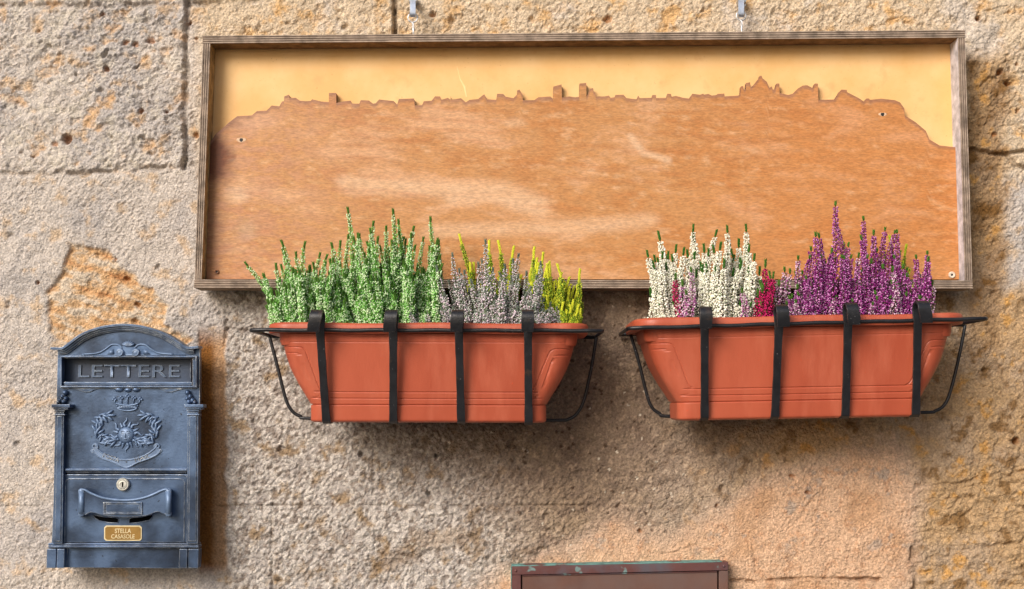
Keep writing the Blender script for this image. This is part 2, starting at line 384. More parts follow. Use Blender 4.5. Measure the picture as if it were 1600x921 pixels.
NR = np.stack([-dzx, -np.ones_like(dzx), -dzz], -1); NR /= np.linalg.norm(NR, axis=-1, keepdims=True)
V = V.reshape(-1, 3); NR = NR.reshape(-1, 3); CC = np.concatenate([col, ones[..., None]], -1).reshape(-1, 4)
idx = np.arange(ny * nx).reshape(ny, nx)
quads = np.stack([idx[:-1, :-1], idx[:-1, 1:], idx[1:, 1:], idx[1:, :-1]], -1).reshape(-1, 4)
m_wall = mat('weathered_stone', (1, 1, 1), attr='Col', scale=300, amt=0.34, rough=0.93, bump=0.0032, bscale=330, spec=0.2)
nt_ = m_wall.node_tree; vo_ = nt_.nodes.new('ShaderNodeTexVoronoi'); vo_.inputs['Scale'].default_value = 260
bn_ = [n for n in nt_.nodes if n.type == 'BUMP'][0]; nz_ = bn_.inputs['Height'].links[0].from_node
nt_.links.new(nz_.inputs['Vector'].links[0].from_socket, vo_.inputs['Vector'])
ma_ = nt_.nodes.new('ShaderNodeMath'); ma_.operation = 'SUBTRACT'; nt_.links.new(nz_.outputs['Fac'], ma_.inputs[0])
mb_ = nt_.nodes.new('ShaderNodeMath'); mb_.operation = 'MULTIPLY'; mb_.inputs[1].default_value = 0.45; nt_.links.new(vo_.outputs['Distance'], mb_.inputs[0])
nt_.links.new(mb_.outputs[0], ma_.inputs[1]); nt_.links.new(ma_.outputs[0], bn_.inputs['Height'])
wall = thing('stone_wall', 'weathered old wall of large pitted sandstone blocks and patchy mortar behind everything', 'wall', (0, 0, 0))
for s in np.unique(sid):
    q = quads[(sid == s).ravel()]
    used, inv = np.unique(q, return_inverse=True); inv = inv.reshape(q.shape)
    me = bpy.data.meshes.new('stone'); nv, nf = len(used), len(q)
    me.vertices.add(nv); me.vertices.foreach_set('co', V[used].astype('f').ravel())
    me.loops.add(nf * 4); me.loops.foreach_set('vertex_index', inv.astype('i').ravel())
    me.polygons.add(nf); me.polygons.foreach_set('loop_start', np.arange(0, nf * 4, 4, dtype='i'))
    me.update(calc_edges=True)
    me.polygons.foreach_set('use_smooth', np.ones(nf, bool))
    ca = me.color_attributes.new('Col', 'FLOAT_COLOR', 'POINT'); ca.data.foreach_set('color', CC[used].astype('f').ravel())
    me.normals_split_custom_set_from_vertices(NR[used].astype('f'))
    me.materials.append(m_wall)
    o = bpy.data.objects.new('stone', me); COL.objects.link(o); o.parent = wall

# the street below, out of the picture
bm = NB(); bmesh.ops.create_grid(bm, x_segments=40, y_segments=40, size=6, matrix=Matrix.Translation((0, -5.9, 0.01)))
for v in bm.verts: v.co.z += 0.004 * math.sin(v.co.x * 7) * math.sin(v.co.y * 5)
g = obj('street', bm, mat('street_paving', (0.2, 0.18, 0.16), (0.12, 0.11, 0.1), 3, rough=0.9, bump=0.01, bscale=30)); g['kind'] = 'structure'

# ------------------------------------------------------------------ the sign board
DF, DB = 0.056, 0.020            # front of the frame, front of the backing sheet
m_ply = mat('weathered_plywood_edge', (1, 1, 1), attr='Col', scale=60, amt=0.45, stretch=(1, 1, 1), rough=0.85, bump=0.0006, bscale=300, spec=0.2)
m_mdf = mat('ochre_hardboard', srgb(236, 194, 136), srgb(228, 180, 116), 14, rough=0.6, c3=srgb(222, 170, 112), s3=30, t3=(0.6, 0.8), bump=0.0002, bscale=500, speck=(srgb(170, 110, 50), 420, 0.72), spec=0.3)
board = thing('sign_board', 'long wooden box-framed board with a carved hill town skyline, hanging above both planters', 'sign board', P(910, 250, 0.0))
PLY_A = srgb(158, 142, 128); PLY_B = srgb(130, 113, 99)
def rail(name, pa, pb, qa, qb, inner_col, d0=0.006, d1=DF):
    """a plywood edge: strip between the lines pa-pb (outer) and qa-qb (inner), seven plies across"""
    bm = NB(); cl = bm.loops.layers.float_color.new('Col')
    A0, A1 = Vector(pxz(*pa, d1)), Vector(pxz(*pb, d1)); B0, B1 = Vector(pxz(*qa, d1)), Vector(pxz(*qb, d1))
    npl = 7; n = 60
    edges = []
    cuts = []
    for k in range(npl):
        a = k / npl; b = (k + 1) / npl; dd = 0.0 if k % 2 == 0 else -0.0009
        cuts.append((a + 0.012, dd)); cuts.append((b - 0.012, dd))
    prof = [(0.0, d0)] + [(0.0, d1 - 0.0006)] + [(t, d1 + dd) for t, dd in cuts] + [(1.0, d1 - 0.0006), (1.0, d0)]
    rows = []
    rr = random.Random(hash(name + str(pa)) & 255)
    for i in range(n + 1):
        s = i / n; a = A0.lerp(A1, s); b = B0.lerp(B1, s); row = []
        for j, (t, d) in enumerate(prof):
            p = a.lerp(b, t); jit = 0.00025 * rr.uniform(-1, 1) if 0 < j < len(prof) - 1 else 0
            row.append(bm.verts.new((p.x, -(d + jit), p.y)))
        rows.append(row)
    m = len(prof)
    for i in range(n):
        for j in range(m - 1):
            f = bm.faces.new((rows[i][j], rows[i][j + 1], rows[i + 1][j + 1], rows[i + 1][j]))
            if j == 0: c = srgb(150, 130, 108)
            elif j == m - 2: c = inner_col
            elif j == 1 or j == m - 3: c = srgb(110, 92, 76)
            else: c = (PLY_A if ((j - 2) // 2) % 2 == 0 else PLY_B) if j % 2 == 0 else srgb(92, 77, 66)
            for l in f.loops: l[cl] = (*c, 1)
        f = bm.faces.new((rows[i][0], rows[i + 1][0], rows[i + 1][-1], rows[i][-1]))
        for l in f.loops: l[cl] = (*PLY_B, 1)
    for r in (rows[0], rows[-1]):
        f = bm.faces.new(r)
        for l in f.loops: l[cl] = (*PLY_B, 1)
    return obj(name, bm, m_ply, board)
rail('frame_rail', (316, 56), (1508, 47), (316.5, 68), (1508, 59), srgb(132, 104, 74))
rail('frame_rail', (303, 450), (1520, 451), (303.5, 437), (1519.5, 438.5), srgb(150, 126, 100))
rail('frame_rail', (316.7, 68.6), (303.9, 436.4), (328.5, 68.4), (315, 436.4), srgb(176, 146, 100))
rail('frame_rail', (1508, 59.6), (1519.3, 437.9), (1496.5, 59.8), (1507.5, 437.9), srgb(196, 192, 198))  # near-white inner side: light from the left is put into its colour
bm = NB(); pprism(bm, [(318, 60), (1506, 52), (1516, 446), (306, 446)], 0.012, DB, DF)
obj('backing_panel', bm, m_mdf, board)
S1 = [(148,700),(175,668),(210,640),(255,600),(300,565),(385,560),(415,535),(470,533),(500,503),(545,507),(560,480),(572,478),(570,450),(600,440),(606,460),(640,458),(665,475),(700,478),(728,476),(735,467),(790,480),(832,483),(832,430),(875,430),(875,488),(925,478),(960,475),(970,492),(1010,492),(1018,472),(1065,474),(1090,492),(1105,490),(1125,468),(1210,477),(1230,497),(1240,465),(1328,462),(1335,503),(1375,500),(1385,478),(1430,475),(1450,450),(1480,450),(1488,470),(1525,458),(1540,470)]
S2 = [(0,450),(30,448),(38,468),(80,458),(90,470),(150,460),(178,485),(200,470),(250,465),(285,437),(302,467),(355,470),(360,435),(395,435),(410,452),(455,460),(475,440),(472,415),(490,410),(508,440),(508,472),(575,472),(600,455),(670,450),(685,465),(687,393),(735,380),(737,458),(780,450),(815,455),(838,452),(838,375),(878,372),(880,455),(890,430),(900,405),(918,402),(922,425),(932,428),(935,450),(985,450),(1010,445),(1020,458),(1043,455),(1047,442),(1095,440),(1112,460),(1170,467),(1180,445),(1190,460),(1260,458),(1263,442),(1283,442),(1285,460),(1345,458),(1350,435),(1370,435),(1375,452),(1400,447),(1440,458),(1475,462),(1495,435),(1540,440),(1558,434)]
S3 = [(0,440),(25,435),(45,445),(70,442),(80,435),(118,434),(120,450),(200,445),(212,430),(215,392),(228,390),(232,410),(243,408),(245,372),(268,368),(272,400),(290,380),(310,355),(322,340),(325,330),(335,330),(340,345),(365,365),(380,400),(395,392),(400,410),(415,408),(422,375),(438,375),(440,430),(490,442),(515,435),(545,405),(575,387),(600,385),(635,403),(645,375),(662,376),(665,470),(760,468),(790,420),(800,410),(830,412),(832,425),(900,460),(930,480),(945,462),(960,462),(965,470),(1030,463),(1110,472),(1140,485),(1165,520),(1168,560),(1230,600),(1290,650),(1310,700),(1370,735),(1465,745)]
sky_pts = [(290 + a / 3.721, 30 + b / 3.721) for a, b in S1] + [(680 + a / 3.721, 30 + b / 3.721) for a, b in S2 if a > 25] + [(1100 + a / 3.721, 30 + b / 3.721) for a, b in S3]
DS = DB + 0.012
outline = [(322.5, 436.3)] + [(329, 222)] + sky_pts[1:-1] + [(1494, 230.5), (1498, 437)]
m_sky = mat('stained_plywood_face', (1, 1, 1), attr='Col', scale=480, amt=0.24, stretch=(0.30, 1, 1.0), rough=0.5, bump=0.00012, bscale=260, bstretch=(0.4, 1, 2.2), spec=0.35)
m_skyedge = mat('cut_plywood_edge', srgb(150, 108, 80), srgb(112, 78, 56), 80, rough=0.8)
# the carved sheet: a fine grid so that the stain, the dark knots, the stile's painted shade and the milky scuffs lie in the sheet's own colour
bm = NB(); tops = [(322.5, 224)] + [(329, 222)] + sky_pts[1:-1] + [(1494, 230.5), (1496.5, 231)]
mono = [tops[0]]
for x, y in tops[1:]:
    mono.append((max(x, mono[-1][0] + 0.35), y))
ins = []
for (x0, y0), (x1, y1) in zip(mono[:-1], mono[1:]):
    k = max(1, int((x1 - x0) / 3)); ins += [(x0 + (x1 - x0) * i / k, y0 + (y1 - y0) * i / k) for i in range(k)]
ins.append(mono[-1])
NL = 120; fr = []; bk = []
for x, y in ins:
    u = (x - 322.5) / (1496.5 - 322.5); yb = 436.3 + 0.7 * u; xb = x + (2.0 if x > 1400 else 0) * (x - 1400) / 97 - (0 if x > 340 else 0)
    c_ = [P(x + (xb - x) * t, y + (yb - y) * t, DS) for t in [(j / NL) ** 1.0 for j in range(NL + 1)]]
    fr.append([bm.verts.new(q) for q in c_]); bk.append([bm.verts.new((q.x, -(DB + 0.0006), q.z)) for q in (c_[0], c_[-1])])
for A, B, a_, b_ in zip(fr[:-1], fr[1:], bk[:-1], bk[1:]):
    for j in range(NL): bm.faces.new((A[j], A[j + 1], B[j + 1], B[j]))
    f = bm.faces.new((a_[0], A[0], B[0], b_[0])); f.material_index = 1
    f = bm.faces.new((A[-1], a_[1], b_[1], B[-1])); f.material_index = 1
f = bm.faces.new([*fr[0], bk[0][1], bk[0][0]]); f.material_index = 1
f = bm.faces.new([*fr[-1], bk[-1][1], bk[-1][0]]); f.material_index = 1
bm.verts.ensure_lookup_table()
vx = np.array([v.co[:] for v in bm.verts]); qx, qy = unP(vx[:, 0], vx[:, 1], vx[:, 2])
wq = fbm(qx * 0.5, qy, 160, 3, 240)
b1 = fbm(qx * 0.45 + 30 * wq, qy * 1.2 + 40 * wq, 70, 5, 200, 0.62)
b2 = fbm(qx * 0.6, qy, 160, 3, 210); b3 = fbm(qx * 0.55 + 10 * wq, qy * 1.5, 20, 4, 220, 0.7)
fig = np.sin((qy * 0.16 + 5.5 * fbm(qx * 0.35, qy * 0.8, 110, 3, 245)) * 2.0) * sst(-0.3, 0.4, b2)      # figure of the peeled veneer
top_y = np.interp(qx, [a for a, b in mono], [b for a, b in mono])
cc = np.ones((len(qx), 1)) * C(184, 132, 82)
cc = blend(cc, C(176, 114, 60), sst(-0.1, 0.6, b1 + 0.5 * b3) * 0.7); cc = blend(cc, C(204, 158, 120), sst(0.0, 0.6, -b1 + 0.4 * b2 - 0.4 * b3) * 0.7); cc = blend(cc, C(186, 142, 118), (1 - sst(330, 700, qx)) * sst(-0.3, 0.3, b3) * 0.5)
cc = blend(cc, C(196, 122, 64), sst(1000, 1300, qx) * 0.35)
milky = (1 - sst(10, 42, seg_dist(qx + 20 * b1, (qy + 10 * b1) * 1.6, [(560, 290 * 1.6), (780, 300 * 1.6), (840, 322 * 1.6)]))) + 0.9 * (1 - sst(5, 34, seg_dist(qx, (qy + 8 * b1) * 1.7, [(680, 362 * 1.7), (960, 352 * 1.7), (1010, 346 * 1.7)])))
milky = milky + 1.2 * (1 - sst(1, 9, seg_dist(qx, qy + 5 * b1, [(985, 212), (1005, 238), (1045, 252)]))) + (1 - sst(8, 30, np.hypot(qx - 368, (qy - 304) * 1.5)))
milky = milky + 0.7 * (1 - sst(3, 18, np.hypot((qx - 805) * 0.7, (qy - 192) * 1.4)))
cc = blend(cc, C(216, 182, 150), milky * (0.52 + 0.35 * b3))
shade_knots = (1 - sst(0, 44, qx - 326 + 30 * b1)) * (0.55 + 0.4 * sst(300, 215, qy)) + 0.9 * (1 - sst(0, 44, np.hypot(qx - 338, (qy - 250) * 1.0) + 22 * b1 + 8 * b3)) * 0.8  # dark knots, plus the left stile's shadow painted into the sheet
cc = blend(cc, C(168, 104, 60), sst(0.2, 1.0, fig + 0.5 * b3) * 0.28)
cc = blend(cc, C(222, 184, 146), sst(0.25, 0.7, -b3 + 0.6 * b1) * 0.30)
cc = blend(cc, C(170, 152, 134), 0.5 * (1 - sst(2, 8, seg_dist(qx, qy + 4 * b3, [(335, 244), (362, 247)]))) + 0.35 * (1 - sst(4, 26, np.hypot(qx - 385, (qy - 360)))))
cc = blend(cc, C(104, 54, 26), shade_knots * 0.9)
cc = blend(cc, C(128, 74, 40), 0.8 * (1 - sst(1, 5, seg_dist(qx, qy, [(352, 247), (366, 245)]))))
edge_w = 1 - sst(2, 8, qy - top_y + 3 * b3); cc = blend(cc, C(146, 104, 82), edge_w * 0.75)
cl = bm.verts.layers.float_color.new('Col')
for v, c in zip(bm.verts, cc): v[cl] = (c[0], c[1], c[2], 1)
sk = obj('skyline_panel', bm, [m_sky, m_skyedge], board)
m_steel = mat('dull_zinc', (0.5, 0.52, 0.55), (0.35, 0.36, 0.38), 200, rough=0.4, metallic=0.8)
m_cream = mat('pale_plastic_washer', srgb(226, 216, 200), srgb(200, 186, 168), 200, rough=0.5)
m_black = mat('socket_dark', (0.01, 0.01, 0.01), rough=0.6)
m_brownscrew = mat('rusty_screw', srgb(160, 112, 84), srgb(96, 62, 44), 400, rough=0.6)
def screw(x, y, r, m, hole, label):
    """washer with a sunken socket"""
    bm = NB(); c = P(x, y, DS); n = 20
    prof = [(r, 0.0), (r, 0.0016), (r * 0.78, 0.0026), (r * hole, 0.0022), (r * hole * 0.85, 0.0006)]
    rg = [[bm.verts.new((c.x + a * math.cos(t), c.y - d, c.z + a * math.sin(t))) for t in [2 * math.pi * k / n for k in range(n)]] for a, d in prof]
    for A, B in zip(rg[:-1], rg[1:]):
        for k in range(n): bm.faces.new((A[k], A[(k + 1) % n], B[(k + 1) % n], B[k]))
    f = bm.faces.new(rg[-1]); f.material_index = 1
    obj('screw', bm, [m, m_black], board, smooth=False, label=label)
screw(1487, 430, 0.0052, m_cream, 0.38, 'pale round screw washer with a dark socket')
screw(339, 425, 0.0036, m_brownscrew, 0.5, 'small brown screw')
m_scar = mat('bare_scraped_wood', srgb(226, 196, 166), srgb(196, 158, 126), 300, rough=0.8)
for (x, y, rx, rz) in ((377, 219, 8, 4), (1379, 179, 7, 3)):
    bm = NB(); c = P(x, y, DS); n = 22; k = 0.00095
    prof = [(1.0, 0.0001), (0.9, 0.0005), (0.5, 0.0003), (0.42, -0.004)]
    rg = []
    for a, d in prof:
        sx = rx * k * a if a > 0.6 else 3.0 * k * (a / 0.5); sz = rz * k * a if a > 0.6 else 3.0 * k * (a / 0.5)
        rg.append([bm.verts.new((c.x + sx * math.cos(t), c.y - d - (0.0004 if d < 0 else 0) , c.z + sz * math.sin(t) * (1 + 0.1 * math.sin(3 * t)))) for t in [2 * math.pi * q / n for q in range(n)]])
    for i, (A, B) in enumerate(zip(rg[:-1], rg[1:])):
        for q in range(n):
            f = bm.faces.new((A[q], A[(q + 1) % n], B[(q + 1) % n], B[q])); f.material_index = 0 if i < 2 else 1
    f = bm.faces.new([bm.verts.new((v.co.x, c.y - 0.00035, v.co.z)) for v in rg[2]]); f.material_index = 1
    obj('screw_hole', bm, [m_scar, m_black], board)
bm = NB()   # scratch in the hardboard
tube(bm, [P(x, y, DB + 0.0002) for x, y in ((714, 104), (719, 124), (726, 136), (729, 152))], [0.0003, 0.0009, 0.0018, 0.0011], 6, flat=0.3)
obj('scratch', bm, mat('scratched_hardboard', srgb(250, 214, 156), srgb(244, 204, 140), 100, rough=0.7), board)

m_wire = mat('bright_wire', (0.75, 0.75, 0.76), (0.6, 0.6, 0.62), 200, rough=0.35, metallic=0.6)
for (x, lab, n) in ((645, 'left', 0), (1158, 'right', 1)):
    ytop = 4; g = 0 if n == 0 else -3
    bm = NB(); c = P(x, 28 + g, 0.03); r = 0.0075; pts = []
    for k in range(13):
        a = R(140 - k * 1) if False else R(125 + 290 * k / 12)
        pts.append(c + Vector((r * math.cos(a), 0.0, r * math.sin(a))))
    loop = [p for p in pts]
    tube(bm, loop, 0.0013, 8)
    tube(bm, [c + Vector((0, 0, -r)), P(x + 1, 48 + g * 0.5, 0.032), P(x + 1, 60, 0.032)], 0.0017, 8)
    tube(bm, [c + Vector((-0.0045, -0.001, -r * 0.75)), c + Vector((0.001, -0.002, -r * 1.35)), P(x + 2.5, 48 + g * .5, 0.034)], 0.0011, 6)
    if n: tube(bm, [loop[-1], loop[-1] + Vector((0.0005, 0, 0.009)), loop[-1] + Vector((0.003, 0, 0.012))], 0.0013, 6)
    obj('eye_screw', bm, m_wire, board, smooth=True)
    hk = thing('wall_hook', ['grey steel hook by the dark upright joint, holding the left eye of the board', 'grey steel hook in pale ochre stone holding the right eye of the board'][n],
               'hook', P(x, 10, 0.0), 'hooks holding the sign board')
    bm = NB(); path = [P(x, ytop - 4, -0.012), P(x, ytop - 3, 0.024), P(x, ytop, 0.034), P(x, 12, 0.038), P(x, 22, 0.038), P(x, 26, 0.034)]
    w = 0.0044
    rows = [[bm.verts.new((p.x - w, p.y - 0.001, p.z)), bm.verts.new((p.x + w, p.y - 0.001, p.z)), bm.verts.new((p.x + w, p.y + 0.001, p.z - 0.001)), bm.verts.new((p.x - w, p.y + 0.001, p.z - 0.001))] for p in smoothpts(path, 4)]
    for A, B in zip(rows[:-1], rows[1:]):
        for k in range(4): bm.faces.new((A[k], A[(k + 1) % 4], B[(k + 1) % 4], B[k]))
    bm.faces.new(rows[0][::-1]); bm.faces.new(rows[-1])
    obj('hook_bar', bm, mat('galvanised_bar', srgb(150, 162, 184), srgb(178, 188, 204), 150, rough=0.5, metallic=0.3), hk, bevel=0.0008)
    bm = NB(); bmesh.ops.create_cone(bm, cap_ends=True, segments=16, radius1=0.0075, radius2=0.006, depth=0.02, matrix=Matrix.Translation(P(x + 1, 2, 0.004)) @ Matrix.Rotation(R(90), 4, 'X'))
    obj('wall_plug', bm, m_steel, hk)

# ------------------------------------------------------------------ planters
m_terra = mat('terracotta_plastic', srgb(182, 90, 64), srgb(166, 77, 53), 7, rough=0.42, bump=0.00025, bscale=240, speck=(srgb(190, 78, 48), 300, 0.70), spec=0.4, c3=srgb(194, 108, 82), s3=16, t3=(0.50, 0.85), stretch=(1.6, 1, 0.35))
m_soil = mat('dark_potting_soil', (0.03, 0.02, 0.014), (0.07, 0.05, 0.035), 200, rough=1, bump=0.004, bscale=150)
m_iron = mat('black_painted_iron', (0.006, 0.0065, 0.009), (0.013, 0.014, 0.018), 60, rough=0.38, bump=0.0005, bscale=160, c3=(0.06, 0.036, 0.024), s3=38, t3=(0.60, 0.75), speck=(srgb(120, 120, 124), 260, 0.72), spec=0.5, wear=(srgb(104, 98, 94), 0.0010, 0.8))  # the grey edges are wear and painted glints in one
K = 0.000912                      # metres per photo pixel at the planters' front
HW = [(0, 235.5), (12, 233.5), (22, 230.8), (38, 226.5), (55, 220.5), (70, 213), (82, 206.2), (96, 197.5), (112, 187.5)]   # px below the rim line: half width
def halfw(t):
    return float(np.interp(t, [a for a, b in HW], [b for a, b in HW]))
G1 = [(-234, 23), (-202, 23), (-194, 27), (-190, 36), (-180, 62), (-172, 84), (-165, 91), (-150, 93), (150, 93), (160, 92), (168, 86), (178, 62), (188, 38), (193, 29), (202, 25), (236, 25)]
G2 = [(-232, 32), (-208, 32), (-201, 36), (-197, 44), (-188, 68), (-180, 88), (-172, 100), (-155, 103), (155, 103), (168, 101), (176, 94), (186, 70), (194, 47), (199, 38), (207, 35), (234, 35)]
G1s = [tuple(p[:2]) for p in smoothpts([(a, b, 0) for a, b in G1], 4)]; G2s = [tuple(p[:2]) for p in smoothpts([(a, b, 0) for a, b in G2], 4)]
def rrect(hw, hd, r, nf=460, nc=10):
    """rounded rectangle, front side first (dense), as (x, y, nx, ny)"""
    r = min(r, hd - 0.001); out = []
    def side(x0, y0, x1, y1, n, nx_, ny_):
        for i in range(n): t = i / n; out.append((x0 + (x1 - x0) * t, y0 + (y1 - y0) * t, nx_, ny_))
    def corner(cx_, cy_, a0):
        for i in range(nc):
            a = a0 + R(90) * i / nc; out.append((cx_ + r * math.cos(a), cy_ + r * math.sin(a), math.cos(a), math.sin(a)))
    side(-hw + r, -hd, hw - r, -hd, nf, 0, -1); corner(hw - r, -hd + r, R(-90))
    side(hw, -hd + r, hw, hd - r, 12, 1, 0); corner(hw - r, hd - r, 0)
    side(hw - r, hd, -hw + r, hd, 24, 0, 1); corner(-hw + r, hd - r, R(90))
    side(-hw, hd - r, -hw, -hd + r, 12, -1, 0); corner(-hw + r, -hd + r, R(180))
    return out
def make_planter(cxp, cyp, depth_front, roll, scale, label, yaw=0.0):
    """cxp, cyp: photo position of the middle of the front rim line; returns the thing and the placing matrix"""
    c = P(cxp, cyp, depth_front)
    M = Matrix.Translation(c) @ Matrix.Rotation(-roll, 4, 'Y') @ Matrix.Rotation(yaw, 4, 'Z') @ Matrix.Scale(scale, 4)
    HD = 0.080                    # half depth at the rim; local y=0 is the rim front, +y to the wall
    base = M @ Vector((0, HD, -0.135)); t = thing('planter', label, 'planter', base, 'terracotta planters in iron holders')
    bm = NB(); rings = []
    ts = list(np.arange(2, 112.1, 0.62)) + [112.3, 113.2, 114.0] + list(np.arange(115, 138, 2.5)) + [138.5, 140, 140.8]
    gx = np.array([0.0])
    for tt in ts:
        hw = halfw(min(tt, 112)) * K; hd = HD - 0.007 - 0.020 * (tt / 140.0); r = 0.030 - 0.012 * tt / 140
        yoff = HD - 0.004
        if tt > 112.2:
            hw = 187.3 * K; hd += 0.0010
            if tt in (112.3,): hw -= 0.002; hd -= 0.0034
            if tt == 113.2: hw -= 0.0012; hd -= 0.0030
        if tt > 138: s_ = {138.5: 0.0008, 140: 0.003, 140.8: 0.007}[tt]; hw -= s_; hd -= s_; r = max(r - s_, 0.004)
        sec = rrect(hw, hd, r)
        X = np.array([a[0] for a in sec]) / K; Y = np.full(len(sec), float(tt))
        if tt < 112:
            d = np.minimum(seg_dist(X, Y, G1s), seg_dist(X, Y, G2s)); dd = 0.0013 * (1 - sst(0.35, 1.05, d))
            dd += 0.0005 * (1 - sst(0.3, 1.1, abs(Y - 15)))
            dd = dd * sst(-0.35, -0.8, np.array([a[3] for a in sec]))
        else: dd = np.zeros(len(sec))
        rings.append([bm.verts.new(M @ Vector((a[0] - a[2] * q, yoff + a[1] - a[3] * q, -tt * K))) for a, q in zip(sec, dd)])
    for A, B in zip(rings[:-1], rings[1:]):
        n = len(A)
        for k in range(n): bm.faces.new((A[k], A[(k + 1) % n], B[(k + 1) % n], B[k]))
    bm.faces.new(rings[-1])
    obj('body', bm, m_terra, t, smooth=True)
    # rolled rim: outer lip, top, inner wall down to the soil
    bm = NB(); rings = []
    prof = [(-0.003, -0.001), (0.0095, -0.0015), (0.0105, 0.0015), (0.0105, 0.0095), (0.009, 0.0125), (0.005, 0.0138), (-0.001, 0.0132), (-0.0035, 0.0105), (-0.004, 0.003), (-0.0055, -0.012), (-0.0075, -0.018)]
    for o_, z_ in prof:
        hw = 236 * K + o_ + 0.0055; hd = HD - 0.007 + o_; sec = rrect(hw, hd, 0.024 + o_, nf=60)
        rings.append([bm.verts.new(M @ Vector((a[0], HD - 0.004 + a[1], z_ + 0.0007 * math.sin(a[0] * 31 + 1)))) for a in sec])
    for A, B in zip(rings[:-1], rings[1:]):
        n = len(A)
        for k in range(n): bm.faces.new((A[k], A[(k + 1) % n], B[(k + 1) % n], B[k]))
    obj('rim', bm, m_terra, t, smooth=True)
    bm = NB(); sec = rrect(236 * K - 0.0075, HD - 0.0145, 0.024, nf=60); zc = -0.012
    ctr = bm.verts.new(M @ Vector((0, HD - 0.004, zc + 0.004))); rg = []
    for f_ in (0.25, 0.5, 0.75, 1.0):
        rg.append([bm.verts.new(M @ Vector((a[0] * f_, HD - 0.004 + a[1] * f_, zc + random.uniform(-0.003, 0.003)))) for a in sec])
    n = len(sec)
    for k in range(n): bm.faces.new((ctr, rg[0][k], rg[0][(k + 1) % n]))
    for A, B in zip(rg[:-1], rg[1:]):
        for k in range(n): bm.faces.new((A[k], A[(k + 1) % n], B[(k + 1) % n], B[k]))
    obj('potting_soil', bm, m_soil, t)
    return t, M
DFR = 0.172
pl, ML = make_planter(668, 520, DFR, R(-0.15), 1.0, 'left terracotta window box of green, grey and yellow heather')
pr, MR = make_planter(1252, 509, DFR, R(1.0), 1.035, 'right terracotta window box of white and purple heather')

def make_holder(label, M, ends, yr, straps, brace_l, brace_r, scale):
    """iron holder: ends = photo x of the front rod's ends, yr = its y at both ends"""
    dr = DFR + 0.004
    a = P(ends[0], yr[0], dr + 0.004); b = P(ends[1], yr[1], dr + 0.004)
    t = thing('planter_holder', label, 'planter holder', (a.x * .5 + b.x * .5, 0, a.z - 0.14), 'black iron planter holders')
    sg = 0.008
    back_l = Vector((a.x, -0.008, a.z)); back_r = Vector((b.x, -0.008, b.z))
    bm = NB(); c = 0.007
    pts = [back_l, a + Vector((0, 0.02, 0)), a + Vector((0.0008, 0.004, 0)), a + Vector((c * 0.6, 0, 0))]
    n = 30
    for i in range(1, n): 
        q = (a + Vector((c, 0, 0))).lerp(b - Vector((c, 0, 0)), i / n); q.z += 0.0005 * math.sin(i * 1.3); pts.append(q)
    pts += [b - Vector((c * 0.6, 0, 0)), b + Vector((-0.0008, 0.004, 0)), b + Vector((0, 0.02, 0)), back_r]
    tube(bm, pts, 0.0030, 10, closed=True)
    obj('ring_rod', bm, m_iron, t, smooth=True)
    for br in (brace_l, brace_r):
        db = 0.035; pp = [P(x, y, db) for x, y in br[:-1]]
        zlow = P(*br[-1], db); pp.append(zlow)
        x_in = 0.16 if br is brace_l else -0.16
        pp.append(Vector((zlow.x + x_in, -db, zlow.z)))
        top = Vector((pp[0].x, -db, a.z if br is brace_l else b.z)); pp[0] = top
        bm = NB(); tube(bm, smoothpts([*pp], 6), 0.0026, 8)
        # cross bar from this brace to the side of the ring
        side = back_l if br is brace_l else back_r
        tube(bm, [Vector((side.x, -db, side.z)), top], 0.0026, 8)
        obj('brace_rod', bm, m_iron, t, smooth=True)
    for (xt, xb, yt, yb, sh) in straps:
        # yt: photo y of the curl's end (over the rod), yb: photo y of the strap's lower end
        bot = P(xb, yb, DFR - 0.016); top = P(xt, yt, dr + 0.011)
        path = [(Vector((bot.x, bot.y + 0.030, bot.z)), 0.0058), (Vector((bot.x, bot.y + 0.004, bot.z - 0.0005)), 0.0059), (bot + Vector((0, 0, 0.0025)), 0.0060)]
        for k in range(1, 9): path.append((bot.lerp(top, k / 9), 0.0060 - 0.0005 * math.sin(k * 0.35)))
        path.append((top, 0.0061)); hgt = 0.0165 * scale; r = 0.0105
        path.append((top + Vector((0, 0.0, hgt * 0.6)), 0.0070))
        cz = top.z + hgt
        for k in range(9):
            a_ = math.pi * k / 8
            path.append((Vector((top.x + sh * k / 8 * 0.5, top.y - r + r * math.cos(a_), cz + r * 1.05 * math.sin(a_))), 0.0076 + 0.0014 * k / 8))
        path.append((Vector((top.x + sh * 0.8, top.y - 2 * r + 0.001, cz - 0.009)), 0.0090))
        path.append((Vector((top.x + sh, top.y - 2 * r + 0.0045, cz - 0.019)), 0.0086))
        bm = NB(); th = 0.0017; rows = []
        for i, (p, w) in enumerate(path):
            q0 = path[max(i - 1, 0)][0]; q1 = path[min(i + 1, len(path) - 1)][0]; tg = (q1 - q0).normalized(); nr = tg.cross(Vector((1, 0, 0))).normalized() * th
            ww = w + 0.00025 * math.sin(i * 2.1 + xt)
            rows.append([bm.verts.new(p + nr + Vector((-ww, 0, 0))), bm.verts.new(p + nr + Vector((ww, 0, 0))), bm.verts.new(p - nr + Vector((ww, 0, 0))), bm.verts.new(p - nr + Vector((-ww, 0, 0)))])
        for A, B in zip(rows[:-1], rows[1:]):
            for k in range(4): bm.faces.new((A[k], A[(k + 1) % 4], B[(k + 1) % 4], B[k]))
        bm.faces.new(rows[0][::-1]); bm.faces.new(rows[-1])
        obj('strap', bm, m_iron, t, bevel=0.0006)
    return t
